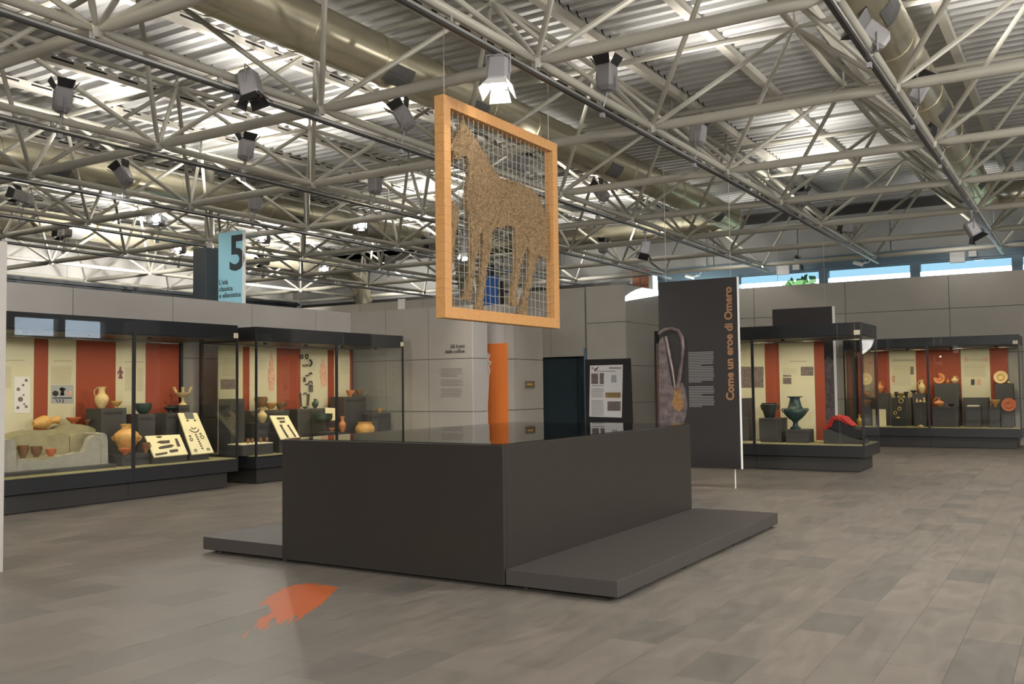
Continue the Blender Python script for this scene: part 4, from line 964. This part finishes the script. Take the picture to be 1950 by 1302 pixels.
pot('bowl', (167, 817), 14, 9, -12.5, 'brown_clay', 'tiny dark bowl at the right end of the rock tomb top', z=ztop+.05, group=G)
zt_ = onX((60, 872), -12.0).z
bx('inner_floor', 'tufa', (-12.28, -11.90, onX((32, 872), -12).y, onX((190, 872), -12).y, ZT0, zt_), T)
pot('cup', (44, 870), 20, 24, -12.1, 'brown_clay', 'brown two-handled cup in the hollow of the tomb, at the left end', z=zt_, handles=[(0, .95, 1.0, .6, .45, .35), (PI, .95, 1.0, .6, .45, .35)], group=G)
pot('cup', (69, 873), 21, 21, -12.08, 'brown_clay', 'brown flared cup in the hollow of the tomb, second from the left', z=zt_, handles=[(0, .95, 1.0, .6, .45, .3)], group=G)
pot('cup', (97, 876), 20, 14, -12.05, 'red_clay', 'bright red cup lying in the hollow of the rock tomb', z=zt_, group=G, name='cup')

# ---- second showcase
G = 'ancient vessels in the second showcase'
zB1 = block('tall narrow dark block at the near left corner of the second showcase', 440, 466, 759, -12.0, .3, plate=False)
zB2 = block('grey plinth block with two-handled jars, second showcase', 488, 551, 781, -12.35, .3)
zB3 = block('small grey plinth block under the brown jug, second showcase', 490, 518, 805, -11.95, .28)
zB4 = block('wide grey plinth block under the dark green ewer', 567, 619, 778, -12.3, .36)
zB4b = block('grey plinth block under the green bronze basin', 616, 641, 801, -12.0, .30)
zB5 = block('tall grey plinth block with two small red cups, second showcase', 655, 697, 755, -12.25, .36)
zB6 = block('grey plinth block near the right glass of the second showcase', 700, 744, 787, -12.1, .34)
t = empty('display_tray', (-11.8, 11.3, ZDK), 'low grey tray with a cream top, left front of the second showcase', 'tray')
q0, q1 = onX((462, 846), -11.65), onX((520, 843), -11.65)
bx('block', 'block_grey', (-12.0, -11.65, q0.y, q1.y, ZDK+.001, q0.z-.015), t); bx('top', 'card', (-12.0, -11.65, q0.y, q1.y, q0.z-.015, q0.z), t)
for k, x_ in enumerate((472, 480, 496, 508)):
    P = onX((x_, 843), -11.8); o = MB().lathe((P.x, P.y, q0.z+.001), [(.012, 0), (.03, .02), (.034, .045), (.022, .07), (.026, .08), (.015, .08)], 10).build('small_pot', 'brown_clay', None, True, loc=(P.x, P.y, q0.z))
    tag(o, ['first', 'second', 'third', 'fourth'][k]+' tiny brown pot from the left on the low cream topped tray', 'vessel', 'tiny pots on the low tray')
pot('cup', (497, 779), 22, 26, -12.5, 'brown_clay', 'brown two-handled cup behind the corner mullion of the second showcase', z=zB2, handles=[(0, .9, 1, .5, .4, .4), (PI, .9, 1, .5, .4, .4)], group=G)
pot('bowl', (515, 779), 24, 14, -12.5, 'ochre', 'ochre bowl between two cups on the long plinth, second showcase', z=zB2, group=G)
pot('bowl', (535, 780), 24, 14, -12.5, 'brown_clay', 'dark brown bowl at the right end of the long plinth, second showcase', z=zB2, handles=[(0, .95, .9, .6, .5, .3)], group=G)
pot('jug', (499, 804), 19, 29, -12.08, 'buff', 'squat buff jug on the small plinth, second showcase', z=zB3, handles=[(PI, .5, .95, .9, .5, .4)], group=G)
uv, nr = board('tilted cream board with four dark iron bars, second showcase', [(514, 791), (548, 791), (571, 833), (535, 836)], -11.6, -12.0)
onboard(uv, nr, [[(.3,.1),(.72,.1),(.7,.17),(.3,.18)], [(.36,.25),(.66,.25),(.62,.32),(.36,.33)], [(.26,.42),(.4,.42),(.36,.5),(.42,.96),(.34,.96),(.28,.5)], [(.66,.44),(.78,.44),(.74,.5),(.82,.96),(.75,.96),(.68,.5)]], 'iron', 'iron_bar',
        ['long dark iron bar at the top of the tilted board', 'short dark iron bar, second from the top of the tilted board', 'dark iron spit on the left of the tilted board', 'dark iron spit on the right of the tilted board'], 'iron bar', 'iron bars on the tilted board')
pot('ewer', (600, 776), 13, 22, -12.45, 'bronze_green', 'dark green bronze ewer with a tall neck, second showcase', z=zB4, handles=[(0, .4, .78, .9, .42, .3)], group=G)
MBp = onX((600, 776), -12.45); s_ = ppm(MBp)
pot('dish', (581, 776), 13, 4, -12.45, 'bronze_green', 'small dark green dish left of the bronze ewer', z=zB4, group=G)
pot('basin', (614, 801), 39, 14, -12.05, 'bronze_green', 'wide dark green bronze basin in the second showcase', z=zB4b, group=G)
uv, nr = board('small upright cream card behind the bronze basin', [(620, 776), (640, 777), (640, 800), (621, 800)], -12.22, -12.24, name='caption_card')
pot('jug', (652, 823), 14, 30, -11.8, 'terracotta', 'slim red jug just right of the mullion, second showcase', z=ZDK+.30, group=G)
block('low grey block under the slim red jug, second showcase', 640, 662, 823, -11.72, .2, plate=False)
bl = [o for o in bpy.data.objects if o.name.startswith('plinth_block')][-1]; pj = [o for o in bpy.data.objects if o.name.startswith('jug')][-1]
pj.location.z = onX((651, 823), -11.72).z+.001
zO = block('low grey block under the round orange pot, second showcase', 672, 720, 836, -11.7, .34, plate=False)
pot('olla', (695, 836), 38, 31, -11.87, 'ochre', 'round orange pot at the right front of the second showcase', z=zO, group=G)
zL = block('very low grey block with a small orange lid, second showcase', 620, 642, 822, -11.72, .2, plate=False)
pot('dish', (632, 822), 12, 6, -11.82, 'terracotta', 'small orange lid on a low block, second showcase', z=zL, group=G)
pot('cup', (667, 754), 14, 12, -12.4, 'terracotta', 'small red cup with horn handles, left one on the tall plinth', z=zB5, handles=[(0, .9, 1, .5, .5, .4), (PI, .9, 1, .5, .5, .4)], group=G)
pot('cup', (684, 754), 14, 12, -12.4, 'brown_clay', 'dark small cup with loop handles, right one on the tall plinth', z=zB5, handles=[(0, .9, 1, .5, .4, .6)], group=G)
pot('cup', (723, 786), 12, 9, -12.25, 'ochre', 'small ochre cup near the right glass of the second showcase', z=zB6, handles=[(0, .9, .9, .5, .4, .7)], group=G)
# iron finds pinned to the cream back panel
IG = 'iron finds pinned on the back panel'
def pin(name, label, px_, r_=.014, closed=False):
    pts = [onX(q, BXp+.03) for q in px_]
    if closed: pts.append(pts[0])
    o = MB().tube(pts, r_, 6).build(name, 'iron', None, True, loc=pts[0]); tag(o, label, 'iron find', IG)
circ = lambda cx, cy, rx, ry: [(cx+rx*math.cos(2*PI*k/10), cy+ry*math.sin(2*PI*k/10)) for k in range(10)]
pin('iron_ring', 'small iron ring at the upper left of the pinned finds', circ(575, 679, 2.2, 4), .010, True)
pin('iron_ring', 'iron ring at the top of the pinned finds, second showcase', circ(584.5, 679, 2.4, 4.4), .011, True)
pin('iron_sickle', 'thick curved iron sickle below the top ring', [(590,685),(593.5,688),(594,693),(590,697)], .018)
pin('iron_fitting', 'row of thin curled iron fittings at mid height of the finds', [(576,694),(579,698),(582,694),(585,697),(587,693)], .010)
pin('iron_hook', 'upper s-shaped iron hook pinned to the panel', [(583,715),(588,715),(590,710),(593,710),(594,713)], .014)
pin('iron_hook', 'lower s-shaped iron hook pinned to the panel', [(582,732),(587,731),(590,726),(593,726),(595,730)], .014)
pin('iron_bell', 'small dark iron bell left of the hooks', [(580,718),(580,722),(580,727)], .022)
pin('iron_bar', 'iron spearhead standing below the grate, second showcase', [(588,750),(587,762),(586,772)], .022)
pin('iron_bar', 'iron spearhead at the left of the finds, over the red stripe', [(572,748),(573,762),(574,774)], .016)
pin('iron_arc', 'small iron arc near the bottom of the finds', [(578,752),(580,748),(583,748),(584,752)], .010)
o = MB(); 
for k in range(4): o.tube([onX((589.5+k*2, 733), BXp+.03), onX((589.5+k*2, 746), BXp+.03)], .008, 5)
o.tube([onX((589, 733), BXp+.03), onX((596, 733), BXp+.03)], .008, 5)
tag(o.build('iron_grate', 'iron', None, loc=onX((592, 740), BXp+.03)), 'small iron grate pinned under the hooks', 'iron find', IG)

# ---- showcase behind the tall banner
G = 'bronzes in the showcase behind the banner'
zC1 = block('grey plinth block under the dark bronze bucket', 1445, 1487, 796, 17.0, .42, 'Y')
zC2 = block('low grey plinth under the green krater', 1496, 1538, 818, 16.95, .44, 'Y')
block('tall grey block behind the left mullion, showcase behind the banner', 1411, 1425, 758, 17.3, .3, 'Y', plate=False)
pot('situla', (1466, 795), 31, 28, 17.2, 'dark_clay', 'dark bronze bucket on a grey plinth left of the krater', axis='Y', z=zC1, handles=[(0, 1, .9, .85, .5, .15), (PI, 1, .9, .85, .5, .15)], group=G)
pot('krater', (1515, 816), 43, 62, 17.17, 'bronze_blue', 'large green bronze krater with a flared neck on a low plinth', axis='Y', z=zC2, handles=[(0, .95, .5, .9, .62, .25), (PI, .95, .5, .9, .62, .25)], group=G, n=32)
T2 = empty('draped_stand', (-3.75, 17.1, ZDK), 'sloping grey stand with a dark cuirass shape under a red cloth, right end', 'draped stand')
def st(name, px_, y, dep, m, bev=0):
    P_ = [onY(q, y) for q in px_]
    for p_ in P_: p_.z = max(p_.z, ZDK+.001); p_.x = min(p_.x, -3.33)
    o = MB().prism(P_, (0, dep, 0)).build(name, m, T2); bm = bmesh.new(); bm.from_mesh(o.data); bmesh.ops.triangulate(bm, faces=[f for f in bm.faces if len(f.verts) > 4]); bm.to_mesh(o.data); bm.free()
    return o
st('stand', [(1568,819),(1580,817),(1600,826),(1630,836),(1643,840),(1643,855),(1569,855)], 16.90, .55, 'block_grey')
st('cuirass', [(1582,815),(1584,805),(1590,799),(1603,803),(1618,811),(1632,817),(1643,820),(1643,836),(1628,834),(1603,826)], 16.98, .36, 'black')
st('cloth', [(1569,818),(1572,810),(1577,805),(1581,797),(1585,793),(1590,791),(1596,792),(1602,793),(1608,796),(1612,801),(1618,806),(1623,811),(1612,808),(1603,802),(1594,799),(1588,800),(1585,806),(1582,813),(1574,817)], 16.94, .42, 'red_cloth')
cf = MB()
for px_ in (((1571,816),(1578,806),(1586,795)), ((1575,817),(1581,808),(1588,796)), ((1586,794),(1592,797),(1596,800)), ((1592,792),(1598,796),(1604,802)), ((1600,793),(1606,798),(1613,805)), ((1607,797),(1614,804),(1621,810))): cf.tube([onY(q, 16.935) for q in px_], [.012, .02, .012], 6)
cf.build('folds', 'red_cloth', T2, True)
for x_ in (1429, 1443):
    P = onY((x_, 836), 16.75); o = bx('caption_card', 'paper_cream', (P.x-.05, P.x+.05, 16.72, 16.75, ZDK+.001, ZDK+.03)); tag(o, 'small white caption card on the deck '+('left' if x_ < 1435 else 'right')+' of the mullion, showcase behind the banner', 'caption card', 'caption cards by the mullion')

# ---- farthest right showcase
G = 'painted vessels in the farthest right showcase'
L_ = 'farthest right showcase'
YF, YM, YR = 24.0, 24.25, 24.5
z1 = block('grey plinth block under the amphora at the left, '+L_, 1672, 1692, 748, YR, .34, 'Y'); z1b = block('grey plinth block behind the white card at the left end, '+L_, 1642, 1671, 757, YR, .34, 'Y', plate=False)
z2 = block('wide low grey plinth block behind the black jewel board', 1693, 1735, 757, YR, .34, 'Y', plate=False)
z3 = block('grey plinth block under the jug beside the mullion, '+L_, 1737, 1763, 749, YR, .34, 'Y', plate=False); z3b = block('short grey plinth block with white figurines, '+L_, 1741, 1763, 766, YF, .3, 'Y')
z4 = block('tall grey plinth block under the broken orange plate', 1779, 1825, 730, YR, .34, 'Y', plate=False); z4b = block('short wide grey plinth block under the red askos', 1775, 1823, 774, YF, .34, 'Y')
z5 = block('grey plinth block below the painted krater print, '+L_, 1833, 1882, 757, YR, .34, 'Y', plate=False); z5b = block('short grey plinth block with a flat tray, '+L_, 1838, 1867, 774, YF, .3, 'Y')
z6 = block('tall grey plinth block under the yellow plate', 1894, 1929, 730, YR, .34, 'Y', plate=False); z7 = block('short grey plinth block under the oval dark lamp bowl', 1883, 1904, 774, YF, .3, 'Y'); z8 = block('lowest grey plinth block at the right end, under the orange plate', 1906, 1926, 790, YF-.05, .3, 'Y')
pot('jug', (1676, 747), 14, 22, 24.66, 'terracotta', 'red and buff jug on the leftmost tall plinth, '+L_, axis='Y', z=z1, handles=[(0, .5, .95, .9, .5, .35)], group=G)
pot('dish', (1687, 748), 9, 4, 24.6, 'terracotta', 'small red dish right of the leftmost jug, '+L_, axis='Y', z=z1, group=G)
pot('olla', (1652, 756), 12, 12, 24.66, 'terracotta', 'small dull red pot at the left end, '+L_, axis='Y', z=z1b, group=G)
pot('jug', (1756, 748), 14, 26, 24.66, 'buff', 'buff jug with tall handle left of the mullion, '+L_, axis='Y', z=z3, handles=[(PI, .5, .95, .9, .5, .35)], group=G)
pot('bowl', (1740, 749), 13, 6, 24.56, 'dark_clay', 'dark shallow cup with pale rim, '+L_, axis='Y', z=z3, group=G)
for k, (x_, w_, h_, m_, lab) in enumerate(((1700, 8, 8, 'buff', 'tiny pale pot at the left of the group over the jewel board'), (1707, 7, 11, 'dark_clay', 'tiny dark goblet in the group over the jewel board'), (1716, 15, 9, 'gold', 'golden domed bowl in the middle of the group over the jewel board'), (1726, 9, 11, 'dark_clay', 'tiny dark cup right of the golden bowl'), (1731, 6, 8, 'buff', 'tiny pale flask at the right of the group over the jewel board'))):
    pot('cup' if k != 2 else 'bowl', (x_, 757), w_, h_, 24.6, m_, lab, axis='Y', z=z2, group=G)
# black jewel board
jb = empty('jewel_board', (-4.0, 24.15, ZDK), 'black board with small gold jewels standing on the deck, '+L_, 'display board')
a, b_ = onY((1699, 758), 24.2), onY((1724, 758), 24.2)
flat('board', 'black', [[Vector((a.x, 24.28, a.z)), Vector((b_.x, 24.28, a.z)), Vector((b_.x, 24.1, ZDK+.002)), Vector((a.x, 24.1, ZDK+.002))]], jb, (0, .02, 0))
for (x_, y_, r_, lab) in ((1713, 778, 3, 'gold ring in the middle of the black jewel board'), (1705, 786, 3, 'dim gold ring low on the left of the black jewel board'), (1716, 763, 4, 'gold necklace arc at the top of the black jewel board')):
    P = onY((x_, y_), 24.14); r2 = r_/ppm(P)
    o = MB().tube([P+Vector((r2*math.cos(a_), -.005, r2*math.sin(a_))) for a_ in [2*PI*k/10 for k in range(11)]], .01, 5).build('gold_ring', 'gold', None, True, loc=P); tag(o, lab, 'jewel', 'gold jewels on the black board')
P = onY((1710, 796), 24.08); o = MB().lathe(P, [(.05, 0), (.04, .02), (.01, .035)], 10).build('gold_disc', 'gold', None, True, loc=P); tag(o, 'bright domed gold disc at the foot of the black jewel board', 'jewel', 'gold jewels on the black board')
a, b_ = onY((1671, 779), 24.1), onY((1687, 790), 24.1)
o = bx('caption_card', 'card', (a.x, b_.x, 24.1, 24.13, ZDK+.001, a.z)); tag(o, 'large white caption card at the left, '+L_, 'caption card')
a, b_ = onY((1661, 779), 24.2), onY((1669, 790), 24.2)
o = bx('caption_card', 'card', (a.x, b_.x, 24.2, 24.23, ZDK+.001, a.z)); tag(o, 'narrow white caption card left of the large one, '+L_, 'caption card')
pot('jug', (1637, 806), 11, 22, 24.1, 'gold', 'small golden jug at the left glass, '+L_, axis='Y', z=ZDK, group=G)
for k, (x_, h_, lab) in enumerate(((1746, 7, 'small white figurine on the short plinth, left one of three'), (1753, 5, 'small pale lying figurine on the short plinth, middle of three'), (1760, 9, 'small white bird figurine on the short plinth, right one of three'))):
    P = onY((x_, 766), 24.15); s_ = ppm(P); o = MB().lathe((P.x, P.y, z3b+.001), [(2.2/s_, 0), (2.6/s_, h_*.3/s_), (1.4/s_, h_*.6/s_), (1.6/s_, h_*.85/s_), (.5/s_, h_/s_)], 9).build('figurine', 'buff', None, True, loc=(P.x, P.y, z3b)); tag(o, lab, 'figurine', 'figurines on the short plinth')
P = onY((1753, 806), 23.95); o = MB()
for k in range(5): a_ = 2*PI*k/5; o.tube([(P.x, P.y, ZDK+.025), (P.x+.07*math.cos(a_), P.y+.07*math.sin(a_), ZDK+.012)], [.025, .012], 6)
tag(o.build('knuckle_bones', 'buff', None, True, loc=(P.x, P.y, ZDK)), 'pale star shaped bone piece on the deck left of the mullion', 'bone piece')
def tplate(q, w, h, Y, m, label, z, notch=False):
    P = onY(q, Y); s_ = ppm(P); R_ = w/2/s_
    t = empty('plate', Vector((P.x, P.y, z)), label, 'plate', G)
    mt = Matrix.Rotation(-.35, 3, 'Y') @ Matrix.Rotation(PI/2-.25, 3, 'X')
    c = Vector((P.x, P.y, z+R_*.97))
    prof = [(.3, -.14), (.34, -.11), (.7, -.06), (1, .0), (.97, .03), (.68, -.02), (.3, -.06), (.01, -.06)]
    mb = MB(); n = 26; k1 = 21 if notch else n; vs = []; fs = []
    for (r_, zz) in prof:
        for k in range(n): a_ = 2*PI*k/n+2.6; vs.append(c+mt @ Vector((r_*R_*math.cos(a_), r_*R_*math.sin(a_), zz*R_)))
    for i in range(len(prof)-1):
        for k in range(k1): fs.append((i*n+k, i*n+(k+1) % n, (i+1)*n+(k+1) % n, (i+1)*n+k))
    mb.add(vs, fs); mb.build('disc', m, t, True)
    rg = MB(); rg.tube([c+mt @ Vector((.45*R_*math.cos(a_), .45*R_*math.sin(a_), -.03*R_)) for a_ in [2*PI*k/14+2.6 for k in range((12 if notch else 15))]], .012*1.2, 5); rg.build('painted_ring', 'red_clay' if m != 'buff' else 'ochre', t, True)
    sb = MB(); sb.tube([(P.x, P.y+.06, z), (P.x, P.y+.10, z+R_*.9)], .012, 5); sb.build('stand_wire', 'black', t)
tplate((1789, 729), 21, 20, 24.66, 'terracotta', 'broken orange plate leaning on the tall plinth', z4, True)
tplate((1906, 729), 25, 23, 24.66, 'buff', 'large yellow plate leaning on the tall plinth at the right', z6)
tplate((1921, 773), 26, 18, 24.1, 'red_clay', 'orange red plate on its stand at the right end', z8+.08)
pot('flask', (1805, 729), 8, 10, 24.62, 'terracotta', 'small round red flask right of the broken plate', axis='Y', z=z4, group=G)
pot('jug', (1818, 729), 13, 14, 24.62, 'buff', 'squat buff jug at the right of the broken plate', axis='Y', z=z4, handles=[(0, .5, .95, .9, .5, .4)], group=G)
pot('flask', (1788, 773), 19, 17, 24.15, 'terracotta', 'red askos with a bent spout on the short wide plinth', axis='Y', z=z4b, handles=[(PI, .3, 1, .9, .45, .35)], name='askos', group=G)
pot('bowl', (1812, 773), 13, 5, 24.15, 'dark_clay', 'dark shallow bowl right of the red askos', axis='Y', z=z4b, group=G)
o = bx('tray', 'card', (onY((1842, 772), 24.1).x, onY((1864, 772), 24.1).x, 24.08, 24.25, z5b+.001, z5b+.03)); tag(o, 'flat pale tray on the short plinth below the krater print', 'tray')
pot('bowl', (1895, 773), 19, 13, 24.15, 'ochre', 'oval ochre lamp bowl with a dark hole, right of the second cream panel', axis='Y', z=z7, group=G)
pot('flask', (1921, 729), 6, 5, 24.6, 'buff', 'tiny pale pot right of the yellow plate', axis='Y', z=z6, group=G)

# ------------------------------------------------------------------ small fittings of the hall
def emerg(q, Y, label, w=.34, h=.34):
    P = onY(q, Y); t = empty('notice_plate', P, label, 'notice plate'); bx('plate', 'white', (P.x-w/2, P.x+w/2, Y-.02, Y, P.z-h/2, P.z+h/2), t); bx('rim', 'panel_pale', (P.x-w/2-.01, P.x+w/2+.01, Y, Y+.015, P.z-h/2-.01, P.z+h/2+.01), t)
emerg((1491, 511), YB-.065, 'white notice plate on the blue window beam, left one'); emerg((1823, 487), YB-.065, 'white notice plate on the blue window beam, right one')
emerg((765, 579), 21.985, 'small white notice plate on the far grey partition', .26, .3); emerg((988, 563), 21.985, 'small white notice plate seen through the horse net', .3, .4)
for q, Y, lab in (((1518, 503), YB-.06, 'small white siren lamp on the blue beam, left one'), ((1853, 477), YB-.06, 'small white siren lamp on the blue beam, right one')):
    P = onY(q, Y); t = empty('siren_lamp', P, lab, 'siren lamp')
    bx('base', 'white', (P.x-.09, P.x+.09, Y-.16, Y+.005, P.z-.16, P.z-.03), t); MB().lathe((P.x, Y-.08, P.z-.03), [(.08, 0), (.085, .08), (.06, .15), (.02, .17)], 12).build('dome', 'white', t, True); MB().lathe((P.x, Y-.08, P.z+.15), [(.05, 0), (.05, .06), (.02, .09)], 10).build('cap', 'black', t, True)
for q, Y, lab in (((1325, 525), YB-.06, 'small white camera with curled cable above the tall banner'), ((1645, 500), YB-.06, 'small white camera with curled cable on the beam above the middle window')):
    Y -= .07; P = onY(q, Y); t = empty('security_camera', P, lab, 'camera')
    MB().tube([P+Vector((-.22, -.25, -.0)), P+Vector((.02, -.2, -.08))], .05, 8).build('housing', 'white', t); MB().tube([P+Vector((0, -.2, -.05)), P+Vector((.15, -.12, -.02)), P+Vector((.2, -.05, .12)), P+Vector((.1, -.0, .22))], .012, 6).build('cable', 'white', t)
    MB().tube([P+Vector((0, -.2, -.05)), P+Vector((.05, .01, .02))], .018, 6).build('bracket', 'white', t)
# trees beyond the windows
random.seed(9)
bx('outside_ground', 'lawn', (-40, 30, 26.6, 70, -.3, -.05))['kind'] = 'structure'
for k, (x_, y_, h_) in enumerate(((-8.5, 33.5, 5.15), (-12.5, 36, 4.8), (-16.5, 34, 4.6))):
    t = empty('tree', (x_, y_, -.05), ['leafy green tree outside the first window', 'leafy green tree outside, left behind the tall banner', 'leafy green tree outside, beyond the brick pier'][k], 'tree', 'trees outside the windows')
    MB().tube([(x_, y_, -.05), (x_, y_, h_*.6)], [.2, .1], 8).build('trunk', 'trunk', t)
    lf = MB()
    for i in range(700):
        d = Vector((random.gauss(0, 1), random.gauss(0, 1), random.gauss(0, 1))).normalized()*random.random()**.4; c = Vector((x_+d.x*1.1, y_+d.y*1.1, h_*.72+d.z*h_*.3)); a_ = Vector((random.uniform(-.2, .2), random.uniform(-.2, .2), random.uniform(-.2, .2))); b2 = Vector((random.uniform(-.2, .2), random.uniform(-.2, .2), random.uniform(-.2, .2)))
        lf.add([c-a_, c+b2, c+a_, c-b2], [(0, 1, 2, 3)])
    lf.build('foliage', 'leaf', t)['kind'] = 'stuff'

tag(bx('trim_1', 'white', (-1.1, 3.0, 24.93, 24.99, .02, .10)), kind='structure')
